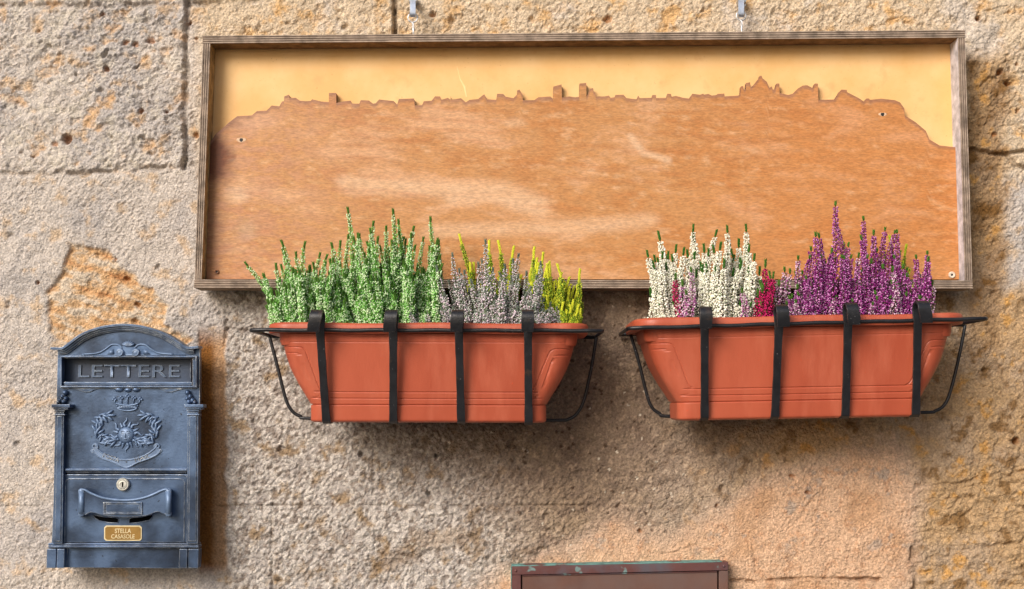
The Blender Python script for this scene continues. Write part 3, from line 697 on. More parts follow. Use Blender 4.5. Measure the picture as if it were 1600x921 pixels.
make_holder('black iron holder with four curled straps round the left planter', ML, (391, 942), (516, 517),
    [(500, 510, 517, 660, -0.007), (614.5, 614.5, 517, 660, -0.004), (717, 720.5, 517, 660, -0.003), (825, 826, 517, 662, -0.001)],
    [(421, 524), (434, 575), (447, 625), (457, 643), (470, 651), (487, 654)], [(932, 524), (925, 570), (914, 620), (904, 643), (889, 655), (862, 657)], 1.0)
make_holder('black iron holder with four curled straps round the right planter', MR, (983, 1543), (513, 498),
    [(1101, 1101, 512, 655, -0.001), (1217, 1211, 509, 653, 0.003), (1325, 1321, 506, 652, 0.004), (1434, 1431, 503, 650, 0.007)],
    [(985, 518), (998, 565), (1009, 610), (1017, 634), (1030, 646), (1052, 651)], [(1508, 506), (1499, 555), (1487, 605), (1477, 631), (1462, 642), (1438, 645)], 1.0)

# ------------------------------------------------------------------ heather
def cmat(name, c, v=0.12, rough=0.6, sss=0.0):
    return mat(name, c, tuple(x * (1 - v * 2) for x in c), 250, rough=rough, spec=0.25, sss=sss)
LEAF = cmat('dark_green_needle', srgb(84, 130, 44), 0.2)
LEAF2 = cmat('fresh_green_needle', srgb(104, 150, 58), 0.2)
WOODY = cmat('brown_stem', srgb(90, 66, 44), 0.1)
def bud(V_, F_, MI, c, d, ln, w, mi, n=5):
    """small bell or bud: n-sided double cone along d"""
    d = d.normalized(); a = Vector((0, 0, 1)) if abs(d.z) < 0.9 else Vector((1, 0, 0)); u = d.cross(a).normalized(); v = d.cross(u)
    i = len(V_); V_.append(c)
    for s, t in ((0.35, 0.9), (0.75, 1.0)):
        for k in range(n):
            q = 2 * math.pi * k / n; V_.append(c + d * ln * s + (u * math.cos(q) + v * math.sin(q)) * w * t)
    V_.append(c + d * ln)
    for k in range(n):
        k2 = (k + 1) % n
        F_.append((i, i + 1 + k, i + 1 + k2)); F_.append((i + 1 + k, i + 1 + n + k, i + 1 + n + k2, i + 1 + k2)); F_.append((i + 1 + n + k, i + 1 + 2 * n, i + 1 + n + k2)); MI += [mi] * 3
def needle(V_, F_, MI, c, d, ln, w, mi):
    d = d.normalized(); a = Vector((0, 0, 1)) if abs(d.z) < 0.9 else Vector((1, 0, 0)); u = d.cross(a).normalized() * w; v = d.cross(u).normalized() * w
    i = len(V_); V_ += [c, c + d * ln * 0.5 + u, c + d * ln * 0.5 - u * 0.5 + v * 0.87, c + d * ln * 0.5 - u * 0.5 - v * 0.87, c + d * ln]
    for A in ((0, 1, 2), (0, 2, 3), (0, 3, 1), (4, 2, 1), (4, 3, 2), (4, 1, 3)): F_.append(tuple(i + q for q in A)); MI.append(mi)
def sprig_mesh(L, kind, rnd):
    """one flowering shoot, standing on the origin, L metres tall"""
    p = KINDS[kind]; V_, F_, MI = [], [], []
    bx, by = rnd.uniform(-.085, .085) * L, rnd.uniform(-.08, .08) * L; ph = rnd.uniform(0, 6)
    def axis_(t): return Vector((bx * math.sin(t * 3.1) + 0.0018 * math.sin(t * 8 + ph), by * math.sin(t * 2.9), L * t))
    # stem
    n = 5; rings = []
    for i in range(9):
        c = axis_(i / 8); r = 0.0010 * (1 - 0.7 * i / 8); s = len(V_)
        for k in range(n): V_.append(c + Vector((r * math.cos(2 * math.pi * k / n), r * math.sin(2 * math.pi * k / n), 0)))
        rings.append(s)
    for a, b in zip(rings[:-1], rings[1:]):
        for k in range(n): F_.append((a + k, a + (k + 1) % n, b + (k + 1) % n, b + k)); MI.append(0)
    tip = p['tip']; nb = int(L * p['dens']); start = p.get('start', 0.0)
    side = [(rnd.uniform(0.05, 0.55), rnd.uniform(0, 6.28), rnd.uniform(0.18, 0.34)) for _ in range(p.get('side', 0))]
    def spike(fn, t0, t1, LL, k):
        m = int(LL * p['dens'])
        for j in range(m):
            t = t0 + (t1 - t0) * (j + rnd.random()) / m; rel = (t - t0) / (t1 - t0)
            c = fn(t); az = j * 2.4 + rnd.uniform(-.5, .5)
            taper = (1 - 0.66 * rel ** 1.5) * (0.75 + 0.25 * min(1, rel * 4)) * k
            rad = p['rad'] * taper
            out = Vector((math.cos(az), math.sin(az), p['lift'] + rnd.uniform(-.35, .35)))
            off = out.normalized() * rad * rnd.uniform(0.35, 0.8)
            if rel > 1 - tip * (0.06 / max(LL, 0.03)):
                needle(V_, F_, MI, c, Vector((math.cos(az) * 0.6, math.sin(az) * 0.6, 1.0)), 0.0042, 0.0006, 1); continue
            q = rnd.random()
            if q < p['leaf']:
                needle(V_, F_, MI, c + off * 0.3, out + Vector((0, 0, .4)), rad * rnd.uniform(0.6, 1.5), 0.0005, 2 if rnd.random() < 0.8 else 1)
            else:
                mi = 3 if rnd.random() < p['mix'] else 4
                s_ = p['bl'] * rnd.uniform(0.5, 1.3) * (0.65 + 0.35 * taper)
                bud(V_, F_, MI, c + off, out if p['droop'] == 0 else Vector((out.x, out.y, -p['droop'])), s_, s_ * p['bw'], mi)
    spike(axis_, start, 1.0, L * (1 - start), 1.0)
    for (t0, az, ll) in side:
        b0 = axis_(t0); d = Vector((math.cos(az) * 0.42, math.sin(az) * 0.42, 1)).normalized()
        fn = lambda t, b0=b0, d=d, ll=ll: b0 + d * (L * ll * t) - Vector((math.cos(az), math.sin(az), 0)) * (0.15 * L * ll * t * t)
        spike(fn, 0.05, 1.0, L * ll, 0.8)
    me = bpy.data.meshes.new('sprig'); me.from_pydata([tuple(v) for v in V_], [], F_)
    me.polygons.foreach_set('material_index', MI); me.polygons.foreach_set('use_smooth', [True] * len(F_))
    for m in p['mats']: me.materials.append(m)
    me.update(); return me
KINDS = {
 'green': dict(dens=5200, rad=0.0070, lift=0.5, leaf=0.60, mix=0.8, bl=0.0025, bw=0.44, droop=0, tip=0.14, side=6, mats=[WOODY, LEAF, cmat('mid_green_needle', srgb(128, 200, 88), 0.12), cmat('mint_bud', srgb(222, 244, 200), 0.05, sss=0.1), cmat('green_bud', srgb(160, 222, 124), 0.1)]),
 'grey': dict(dens=3600, rad=0.0070, lift=0.45, leaf=0.42, mix=0.5, bl=0.0030, bw=0.40, droop=0, tip=0.12, side=3, mats=[WOODY, cmat('grey_green_tip', srgb(118, 130, 116), 0.1), cmat('silver_needle', srgb(152, 172, 140), 0.1), cmat('lilac_grey_bud', srgb(226, 208, 220), 0.05), cmat('silver_bud', srgb(190, 194, 188), 0.08)]),
 'yellow': dict(dens=7000, rad=0.0078, lift=0.8, leaf=0.55, mix=0.5, bl=0.0026, bw=0.40, droop=0, tip=0.3, side=3, mats=[WOODY, cmat('lemon_tip', srgb(216, 220, 60), 0.05), cmat('lime_needle', srgb(158, 190, 52), 0.1), cmat('yellow_bud', srgb(210, 216, 70), 0.05), cmat('olive_bud', srgb(132, 166, 48), 0.1)]),
 'white': dict(dens=4700, rad=0.0068, lift=0.2, leaf=0.10, mix=0.8, bl=0.0036, bw=0.38, droop=0.25, tip=0.20, side=0, mats=[WOODY, cmat('tip_green', srgb(64, 118, 40), 0.15), LEAF2, cmat('white_bell', srgb(246, 244, 230), 0.03, sss=0.1), cmat('cream_bell', srgb(222, 224, 200), 0.05)]),
 'crimson': dict(dens=4000, rad=0.0060, lift=0.2, leaf=0.15, mix=0.55, bl=0.0034, bw=0.38, droop=0.25, tip=0.18, side=0, mats=[WOODY, LEAF, LEAF2, cmat('crimson_bell', srgb(208, 36, 112), 0.1), cmat('dark_red_bell', srgb(136, 20, 62), 0.1)]),
 'purple': dict(dens=4900, rad=0.0068, lift=0.2, leaf=0.16, mix=0.6, bl=0.0032, bw=0.36, droop=0.2, tip=0.10, side=0, mats=[WOODY, LEAF, cmat('purple_leaf', srgb(92, 60, 84), 0.1), cmat('magenta_bell', srgb(150, 46, 132), 0.18), cmat('lilac_bell', srgb(212, 140, 200), 0.1)]),
 'pale': dict(dens=4100, rad=0.0062, lift=0.2, leaf=0.20, mix=0.5, bl=0.0033, bw=0.36, droop=0.2, tip=0.12, side=0, mats=[WOODY, LEAF, LEAF, cmat('dusky_bell', srgb(176, 96, 158), 0.12), cmat('pale_bell', srgb(228, 196, 216), 0.08)]),
 'lime': dict(dens=5000, rad=0.0064, lift=0.9, leaf=0.9, mix=0.5, bl=0.0024, bw=0.4, droop=0, tip=0.3, side=1, mats=[WOODY, cmat('lime_tip', srgb(186, 206, 50), 0.05), cmat('lime_leaf', srgb(156, 186, 44), 0.1), LEAF2, LEAF2]),
}
LENS = (0.055, 0.085, 0.12, 0.165)
_cache = {}
def variants(kind, li):
    k = (kind, li)
    if k not in _cache:
        rnd = random.Random(len(_cache) * 13 + 5); _cache[k] = [sprig_mesh(LENS[li], kind, rnd) for _ in range(3)]
    return _cache[k]
rs = random.Random(3)
def sprig(plant, kind, tip, base, d, db=None):
    T = P(*tip, d); B = P(*base, db if db is not None else d); v = T - B; ln = v.length
    li = min(range(4), key=lambda i: abs(LENS[i] - ln)); me = rs.choice(variants(kind, li))
    o = bpy.data.objects.new('sprig', me); COL.objects.link(o); o.parent = plant
    q = v.to_track_quat('Z', 'Y') @ Quaternion((0, 0, 1), rs.uniform(0, 6.28))
    s = ln / LENS[li]; o.rotation_mode = 'QUATERNION'; o.rotation_quaternion = q; o.scale = (1 + (s - 1) * 0.3, 1 + (s - 1) * 0.3, s)
    o.location = B - LOC[plant.name]
def plant(label, kinds, tips, x0, x1, yb, n, lo, hi, dr=(0.075, 0.15), spread=0.8, cat='heather', env=None, name='heather_plant', group='heather plants in the window boxes'):
    """tips: shoots seen singly in the photograph; then n shorter ones between them"""
    cxp = (x0 + x1) / 2
    t = thing(name, label, cat, P(cxp, yb + 8, (dr[0] + dr[1]) / 2), group)
    for tp in tips:
        k = tp[2] if len(tp) > 2 else kinds[0]; bx = tp[3] if len(tp) > 3 else cxp + (tp[0] - cxp) * spread
        d = rs.uniform(*dr); sprig(t, k, (tp[0], tp[1]), (bx, yb + 14), d, d)
    for i in range(n):
        x = x0 + (x1 - x0) * (i + rs.random()) / n; k = rs.choice(kinds)
        e = env(x) if env else hi
        y = rs.uniform(min(e + 6, lo - 5), lo); d = rs.uniform(*dr)
        if y > lo - 25: d = rs.uniform(dr[1] - 0.02, dr[1] + 0.004)
        sprig(t, k, (x + rs.uniform(-5, 5), y), (cxp + (x - cxp) * rs.uniform(0.75, 0.95), yb + 14), d)
    return t
def envelope(tips, add=22, w=16):
    return lambda x: min([y + add + max(0, abs(x - tx) - w) * 1.4 for tx, y, *_ in tips] + [470])
YB = 506
gl = [(382, 411, 'green', 438), (436, 378, 'green', 452), (441, 392, 'green', 462), (463, 395), (479, 380), (489, 412), (501, 397), (514, 400), (508, 412), (520, 405), (448, 425)]
plant('green heather sprawling over the left end of the left planter', ['green'], gl, 418, 520, YB, 34, 492, 440, env=envelope(gl, 28, 14))
g2 = [(535, 378), (544, 326), (561, 367), (579, 359), (585, 347), (603, 355), (612, 329), (624, 345), (642, 366), (646, 355), (661, 372), (674, 341), (570, 380), (594, 372), (633, 375), (652, 385), (683, 400), (552, 400), (526, 405), (680, 430), (615, 375)]
plant('tallest green heather with pale buds, between the first and third strap of the left planter', ['green'], g2, 520, 692, YB, 62, 490, 400, env=envelope(g2, 26, 18))
yl = [(717, 368, 'yellow', 745), (767, 378, 'yellow', 790), (777, 379, 'yellow', 800), (805, 387), (736, 412), (831, 420), (764, 390, 'yellow', 780), (782, 405, 'yellow', 796)]
plant('slender lemon yellow heather rising behind the silver grey heather', ['yellow'], yl, 735, 815, YB, 8, 470, 420, dr=(0.06, 0.09))
gr = [(684, 417, 'grey', 715), (707, 397, 'grey', 730), (758, 376), (746, 412), (801, 406), (811, 398), (787, 415), (845, 410), (798, 433), (728, 424), (719, 430), (771, 420), (781, 428), (812, 430), (848, 428), (737, 440), (700, 440, 'grey', 722), (822, 425)]
gr += [(x_, y_, 'grey', x_ + 4) for x_, y_ in ((642, 489), (655, 484), (668, 487), (680, 482), (690, 478), (862, 474), (872, 480))]
plant('silver grey and lilac heather in the left planter, between green and yellow heathers', ['grey'], gr, 690, 868, YB, 52, 494, 430, dr=(0.10, 0.155), env=lambda x: 432 if 705 < x < 850 else 470)
yr_ = [(837, 388), (850, 396), (871, 415), (907, 423, 'yellow', 893), (891, 435), (878, 428), (861, 410), (842, 405), (884, 442), (898, 450), (830, 432), (868, 440), (855, 425)]
plant('bright yellow-green heather at the right end of the left planter', ['yellow'], yr_, 826, 908, YB, 48, 490, 425, dr=(0.065, 0.125), env=envelope(yr_, 12, 12))
YC = 497
wh = [(1011, 393), (1028, 364), (1024, 400), (1042, 401), (1057, 384), (1073, 392), (1085, 352), (1081, 366), (1097, 383), (1106, 390), (1120, 361), (1136, 354), (1141, 391), (1165, 352), (1172, 384), (1180, 398), (1186, 419, 'white', 1176), (1084, 395), (1113, 385), (1128, 380), (1156, 375), (1160, 395), (1034, 410), (1064, 420), (1149, 400), (1098, 415), (1120, 418)]
plant('dense white heather with green tips at the left of the right planter', ['white'], wh, 1014, 1184, YC, 60, 480, 400, spread=0.92, dr=(0.08, 0.15), env=envelope(wh, 22, 16))
cr = [(1195, 407, 'crimson', 1188), (1201, 425, 'crimson', 1194), (1211, 427, 'crimson', 1200), (1205, 440, 'crimson', 1198), (1058, 428, 'crimson', 1060), (1188, 440, 'crimson', 1186), (1210, 450, 'crimson', 1203)]
cr = [c for c in cr if c[0] > 1100] + [(1217, 440, 'pale', 1214), (1214, 455, 'crimson', 1208)]
plant('small crimson heather squeezed between the white and the purple heather', ['crimson'], cr, 1180, 1210, YC, 9, 478, 440, dr=(0.12, 0.152))
plant('lone dusky pink heather shoots among the white heather', ['pale'], [(1057, 428, 'crimson', 1066), (1066, 440, 'pale', 1070), (1079, 420, 'pale', 1077), (1160, 452, 'pale', 1160)], 1060, 1080, YC, 3, 470, 440, dr=(0.150, 0.156))
p1 = [(1224, 419, 'pale'), (1233, 422, 'pale'), (1249, 401, 'pale'), (1243, 425, 'pale'), (1272, 365), (1277, 366), (1266, 387), (1268, 400), (1283, 400), (1292, 411), (1307, 317), (1305, 350), (1302, 392), (1313, 400), (1256, 425)]
plant('purple heather with the tallest spike, right of the crimson one', ['purple', 'purple', 'pale'], p1, 1220, 1320, YC, 30, 478, 400, spread=0.92, dr=(0.08, 0.148), env=envelope(p1, 48, 9))
p2 = [(1326, 381), (1347, 340), (1343, 370), (1365, 362), (1369, 390), (1386, 357), (1399, 361), (1403, 361), (1392, 385), (1396, 400), (1430, 400), (1447, 394), (1452, 404), (1332, 400), (1356, 400), (1410, 415), (1420, 420), (1377, 415), (1448, 420), (1436, 430), (1459, 440, 'pale')]
plant('purple heather with several spikes filling the right end of the right planter', ['purple', 'purple', 'pale'], p2, 1322, 1458, YC, 44, 478, 400, spread=0.92, dr=(0.08, 0.148), env=envelope(p2, 48, 9))
lm = [(1317, 380), (1388, 370), (1383, 395), (1407, 394), (1418, 384), (1409, 410), (1457, 455), (1376, 408), (1404, 420)]
plant('lime green heather shoots showing between the purple spikes', ['lime'], lm, 1320, 1450, YC, 4, 460, 430, spread=0.95, dr=(0.07, 0.10))

# ------------------------------------------------------------------ the letter box
WEAR = (srgb(212, 220, 228), 0.0016, 1.0)
m_box = mat('blue_grey_painted_casting', srgb(90, 114, 150), srgb(52, 70, 98), 16, rough=0.33, metallic=0.5, bump=0.0003, bscale=260, c3=srgb(28, 38, 54), s3=15, t3=(0.46, 0.74), speck=(srgb(40, 50, 66), 180, 0.70), wear=WEAR, spec=0.5)
m_boxd = mat('dark_blue_grey_paint', srgb(52, 68, 92), srgb(38, 50, 70), 30, rough=0.45, metallic=0.2, bump=0.0003, bscale=260, wear=WEAR, spec=0.5)
m_let = mat('worn_letter_paint', srgb(88, 106, 134), srgb(66, 84, 110), 40, rough=0.4, metallic=0.3, wear=(srgb(190, 204, 218), 0.0008, 1.0))
m_slot = mat('slot_interior', (0.003, 0.0035, 0.0045), rough=0.9, spec=0.05)
m_emb = mat('worn_relief_paint', srgb(118, 142, 176), srgb(88, 110, 142), 60, rough=0.42, metallic=0.2, wear=(srgb(206, 216, 226), 0.0006, 0.8))
m_brass = mat('brass_plate', srgb(152, 118, 58), srgb(134, 102, 46), 60, rough=0.4, metallic=0.3)
m_cr2 = mat('cream_enamel', srgb(220, 206, 166), srgb(208, 192, 150), 60, rough=0.5)
D0 = 0.052       # front of the letter box's plate
box = thing('letter_box', 'blue-grey cast metal letter box with arched top, LETTERE slot and sun emblem', 'letter box', P(195, 888, 0.0))
arch = [(90, 545), (100, 546), (112, 538), (130, 526), (150, 517), (175, 512), (200, 511), (225, 513), (250, 520), (270, 529), (285, 538), (296, 545), (312, 544)]
# housing behind the plate
bm = NB()
pprism(bm, [(98, 558), (98, 552), (104, 550)] + [(x, y + 6) for x, y in arch[2:-2]] + [(294, 552), (296, 558)], 0.002, D0 - 0.0103, D0)
pprism(bm, [(94, 605), (296, 605), (292, 876), (84, 876)], 0.002, D0 - 0.0103, D0)
pprism(bm, [(94, 558.2), (96.5, 558.2), (96.5, 604.8), (94, 604.8)], 0.002, D0 - 0.0103, D0)
pprism(bm, [(294, 558.2), (296, 558.2), (296, 604.8), (294, 604.8)], 0.002, D0 - 0.0103, D0)
obj('housing', bm, m_boxd, box, bevel=0.001)
# front plate with the opening of the slot cut out: built of four pieces joined in one mesh
bm = NB()
pprism(bm, [(90, 560), (90, 545)] + arch[1:] + [(312, 560)], D0 - 0.010, D0)
for q in ([(90, 560.2), (97, 560.2), (97, 603), (89, 603)], [(301, 560.2), (312, 560.2), (312, 603), (301, 603)], [(89, 603.2), (312, 603.2), (311, 736), (86, 736)]):
    pprism(bm, q, D0 - 0.010, D0)
pprism(bm, [(86, 736.2), (311, 736.2), (309, 862), (80, 862)], D0 - 0.010, D0 - 0.001)
obj('front_plate', bm, m_box, box)
bm = NB(); pbox(bm, 95, 302, 559, 604, D0 - 0.030, D0 - 0.028); obj('slot_back', bm, m_slot, box)
bm = NB(); pprism(bm, [(97, 560), (301, 560), (301, 602), (97, 602)], D0 - 0.021, D0 - 0.018)
fl = obj('slot_flap', bm, m_boxd, box, bevel=0.0006)
bm = NB(); text_mesh(bm, 'LETTERE', 201.5, 580, 19, D0 - 0.0182, D0 - 0.0155, wpx=158, bold=-0.004)
obj('lettering', bm, m_let, fl, bevel=0.0004, seg=1)
def pframe(bm, x0, x1, y0, y1, w, d0, d1, rad=0.0):
    for q in ([(x0, y0), (x1, y0), (x1 - w, y0 + w), (x0 + w, y0 + w)], [(x1, y0), (x1, y1), (x1 - w, y1 - w), (x1 - w, y0 + w)],
              [(x1, y1), (x0, y1), (x0 + w, y1 - w), (x1 - w, y1 - w)], [(x0, y1), (x0, y0), (x0 + w, y0 + w), (x0 + w, y1 - w)]):
        pprism(bm, q, d0, d1)
bm = NB(); pframe(bm, 93.5, 308, 556, 606, 3.0, D0, D0 + 0.0060); pbox(bm, 99, 300, 597, 602.5, D0 - 0.020, D0 + 0.0015)
obj('slot_frame', bm, m_box, box, bevel=0.0008)
# arched cornice: stepped mouldings swept along the arch
cor = [(83, 543), (93, 543.5), (101, 543), (110, 537), (128, 523.5), (150, 514), (175, 508.5), (200, 507), (225, 509.5), (250, 516.5), (270, 526), (286, 536.5), (295, 542), (304, 542), (313, 541)]
cs = smoothpts([(x, y, 0) for x, y in cor], 5)
bm = NB()
for off, th, dd0, dd1 in ((0, 4.2, D0 - 0.014, D0 + 0.013), (4.2, 2.6, D0 - 0.01, D0 + 0.0095), (6.8, 2.4, D0 - 0.01, D0 + 0.0065), (9.2, 2.0, D0 - 0.01, D0 + 0.0035)):
    T0 = []; T1 = []
    for i, p in enumerate(cs):
        a = cs[max(i - 1, 0)]; b = cs[min(i + 1, len(cs) - 1)]; t = (b - a).normalized(); n = Vector((-t.y, t.x, 0))
        if n.y < 0: n = -n
        w = off; T0.append(p + n * off); T1.append(p + n * (off + th))
    if off > 0: T0 = T0[5:-5]; T1 = T1[5:-5]
    pprism(bm, [(p.x, p.y) for p in T0] + [(p.x, p.y) for p in T1[::-1]], dd0, dd1 - 0.0, D0)
obj('arched_cornice', bm, m_box, box, bevel=0.0007)
# ornament over the slot: scrolls, shell, wings
orn = bm = NB()
pprism(bm, [(128, 556), (128, 553.5), (145, 552.5), (160, 548), (170, 541), (180, 539), (190, 542), (200, 540), (210, 542), (222, 539), (232, 543), (242, 549), (258, 553), (290, 554), (290, 556)], D0, D0 + 0.003)
for sx in (-1, 1):
    c = P(200.5 + sx * 12.5, 551.5, D0 + 0.003)
    ellipsoid(bm, c, (0.0068, 0.0045, 0.0068)); 
    tube(bm, [c + Vector((0.0052 * math.cos(a) * (1 - a / 30), -0.0035, 0.0052 * math.sin(a) * (1 - a / 30))) for a in np.linspace(0, 9, 30)], 0.0011, 6)
    tube(bm, smoothpts([P(200.5 + sx * q, y, D0 + 0.0035) for q, y in ((70, 554), (48, 552), (36, 546), (26, 539), (16, 539), (10, 544))], 5), 0.0013, 6)
    pprism(bm, [(200.5 + sx * 23, 553.5), (200.5 + sx * 34, 553.5), (200.5 + sx * 24, 545.5)], D0 + 0.0028, D0 + 0.0045)
for k in range(7):
    a = R(25 + 130 * k / 6); c = P(200.5 + 6 * math.cos(a), 541 - 4 * math.sin(a), D0 + 0.004)
    ellipsoid(bm, c, (0.0017, 0.0022, 0.0046), R(90) - a, 8, 6)
obj('scroll_ornament', bm, m_emb, box, smooth=True)
# swags under the slot
bm = NB()
for sx in (-1, 1):
    pts = [(200 + sx * q, y) for q, y in ((105, 606), (90, 607), (78, 610), (68, 613), (60, 613), (52, 609), (46, 606.5))]
    pprism(bm, pts, D0, D0 + 0.0022)
pbox(bm, 96, 306, 604.5, 607.5, D0, D0 + 0.0030)
for x, y, rx in ((186, 609, 7), (200, 609.5, 6), (213, 609, 6.5)): ellipsoid(bm, P(x, y, D0 + 0.001), (rx * 0.00097, 0.003, 0.0038))
obj('swag_moulding', bm, m_box, box, bevel=0.0006)
# corner columns
bm = NB(); pframe(bm, 91.5, 299, 738.6, 850, 2.2, D0 - 0.0005, D0 + 0.0006); obj('door_gap_shade', bm, m_slot, box)  # black strip painted as the shade in the gap round the door
for (x0, x1, cx0, cx1, dx) in ((86, 100, 80, 109, -4), (293, 310, 288, 318, -1.5)):
    col_o = NB(); bm = col_o
    pprism(bm, [(x0, 644), (x1, 644), (x1 + dx * .6, 850), (x0 + dx, 850)], D0, D0 + 0.012)
    pprism(bm, [(x0 + 3, 650), (x1 - 3, 650), (x1 - 3 + dx * .6, 846), (x0 + 3 + dx, 846)], D0 + 0.012, D0 + 0.0138)
    co = obj('column', bm, m_box, box, bevel=0.0008)
    bm = NB(); pbox(bm, cx0, cx1, 632, 637.5, D0, D0 + 0.020); pbox(bm, cx0 + 3, cx1 - 3, 637.6, 640.5, D0, D0 + 0.017); pbox(bm, x0 - 1, x1 + 1, 640.6, 643.5, D0, D0 + 0.0145); pbox(bm, x0 - 1.5, x1 + 1.5, 647, 649.5, D0, D0 + 0.015)
    obj('capital', bm, m_box, co, bevel=0.0008)
    bm = NB(); mx = (x0 + x1) / 2 + (3 if x0 < 200 else -2); sg = 1 if x0 < 200 else -1
    for (ox, oy, r) in ((6 * sg, -18, 4.5), (2 * sg, -12, 4), (7 * sg, -9, 3.4), (-2 * sg, -6, 4.2), (4 * sg, -4, 4.0), (-5 * sg, -3, 2.6)):
        ellipsoid(bm, P(mx + ox, 632 + oy, D0 + 0.004), (r * 0.00095, 0.005, r * 0.0010), R(20 * sg), 10, 7)
    obj('leaf_finial', bm, m_box, co, smooth=True)
# base
bm = NB(); pprism(bm, [(76, 855), (310, 856), (309, 889), (72, 887)], D0 - 0.012, D0 + 0.002)
for a, b in ((72, 87), (88, 100), (279, 292), (293, 309.5)): pprism(bm, [(a + 1, 858), (b + 1, 858), (b, 888), (a, 888)], D0 - 0.01, D0 + (0.010 if a in (72, 293) else 0.013))
for y0, y1, dd in ((849, 852.5, 0.008), (852.7, 856.6, 0.0115)):
    pprism(bm, [(75, y0), (310, y0), (310, y1), (74.5, y1)], D0 - 0.01, D0 + dd)
obj('base_plinth', bm, m_box, box, bevel=0.001)
bm = NB(); pbox(bm, 101, 292, 732.5, 736.5, D0, D0 + 0.0075); pbox(bm, 99, 293, 737, 739, D0, D0 + 0.0035)
obj('ledge', bm, m_box, box, bevel=0.0009)
# emblem
em = bm = NB(); c0 = P(197.6, 680, D0)
pprism(bm, [(197.6 + 13.5 * math.cos(a), 680 + 13.5 * math.sin(a)) for a in np.linspace(0, 2 * math.pi, 28, endpoint=False)], D0 - 0.0005, D0 + 0.0012)
ellipsoid(bm, c0 + Vector((0, -0.0008, 0)), (0.0122, 0.0058, 0.0122), 0, 24, 16)
for sx in (-1, 1):
    ellipsoid(bm, c0 + Vector((sx * 0.0043, -0.0058, 0.0030)), (0.0022, 0.0010, 0.0011), 0, 8, 6)
    tube(bm, [c0 + Vector((sx * q, -0.0058 - 0.0006, z)) for q, z in ((0.0018, 0.0052), (0.004, 0.0066), (0.0072, 0.0050))], 0.0006, 6)
    ellipsoid(bm, c0 + Vector((sx * 0.0052, -0.0050, -0.0030)), (0.0026, 0.0012, 0.0026), 0, 8, 6)
ellipsoid(bm, c0 + Vector((0, -0.0068, -0.0006)), (0.0011, 0.0016, 0.0036), 0, 8, 6)
ellipsoid(bm, c0 + Vector((0, -0.0062, -0.0056)), (0.0026, 0.0010, 0.0009), 0, 8, 6)
emb = obj('sun_emblem', bm, m_emb, box, smooth=True)
bm = NB()
for k in range(16):
    a = 2 * math.pi * k / 16 + 0.1; r0 = 0.0128; r1 = (0.0265 if k % 2 == 0 else 0.0215); cpt = c0 + Vector((0, -0.0008, 0)); pts = []; rr_ = []
    for i in range(9):
        t = i / 8; r = r0 + (r1 - r0) * t; aa = a + (0.13 * math.sin(t * 6.0) if k % 2 == 0 else 0)
        pts.append(cpt + Vector((r * math.cos(aa), 0, r * math.sin(aa)))); rr_.append(0.0023 * (1 - t) ** 0.7 + 0.0002)
    tube(bm, pts, rr_, 6)
obj('sun_rays', bm, m_emb, emb, smooth=True)
for sx in (-1, 1):
    bm = NB(); arc = smoothpts([(197.6 + sx * q, y, 0) for q, y in ((20, 690), (34, 686), (44, 677), (46, 666), (41, 656), (31, 650), (18, 649))], 3)
    tube(bm, [P(p.x, p.y, D0 + 0.001) for p in arc], 0.0010, 6)
    for i in range(0, len(arc) - 1, 2):
        p = arc[i]; t = (arc[i + 1] - p).normalized(); ang = math.atan2(-t.y, t.x)
        for s2 in (-1, 0, 1):
            a2 = ang + s2 * 0.6 * (-1 if False else 1); off = Vector((-t.y, t.x, 0)) * s2 * 4.2 + t * (0 if s2 else 3)
            ellipsoid(bm, P(p.x + off.x, p.y + off.y, D0 + 0.0012 + (0.0008 if s2 == 0 else 0)), (0.0068, 0.0032, 0.0019), a2, 10, 6)
    for k in range(4):
        ellipsoid(bm, P(197.6 + sx * (30 + k * 4 - 6), 690 + (3 if k % 2 else -1), D0 + 0.001), (0.0085, 0.0028, 0.0019), R(-sx * (10 if k % 2 else -14)), 8, 6)
    obj('wreath', bm, m_emb, emb, smooth=True)
bm = NB()
top = smoothpts([(148, 699, 0), (154, 704, 0), (165, 712, 0), (180, 717, 0), (196, 719, 0), (212, 717, 0), (228, 711, 0), (240, 703, 0), (245, 698, 0)], 4)
bot = [(251, 703), (246, 710), (232, 717), (215, 723), (197, 731), (178, 723), (160, 717), (148, 709), (145, 703)]
pprism(bm, [(p.x, p.y) for p in top] + bot, D0, D0 + 0.0015)
tube(bm, [P(p.x, p.y, D0 + 0.0017) for p in top], 0.0013, 6)
tube(bm, smoothpts([P(x, y, D0 + 0.0017) for x, y in bot], 4), 0.0011, 6)
for cxp, sg in ((148.5, 1), (245.5, -1)):
    c = P(cxp, 698, D0 + 0.0015); tube(bm, [c + Vector((sg * 0.0042 * math.cos(a) * (1 - a / 14), 0, 0.0042 * math.sin(a) * (1 - a / 14))) for a in np.linspace(-1, 8, 26)], 0.0011, 6)
    pprism(bm, [(cxp - sg * 3, 701), (cxp - sg * 8, 704), (cxp - sg * 5, 708), (cxp, 706)], D0, D0 + 0.0013)
obj('banner', bm, m_emb, emb)
bm = NB(); text_mesh(bm, 'POSTA', 173.5, 715.5, 6.5, D0 + 0.0014, D0 + 0.0028, angle=R(-19), wpx=26); text_mesh(bm, 'MAIL', 222, 715.5, 6.5, D0 + 0.0014, D0 + 0.0028, angle=R(17), wpx=24)
text_mesh(bm, '·', 197, 722, 2, D0 + 0.0014, D0 + 0.0028)
obj('lettering', bm, m_boxd, emb)
bm = NB()
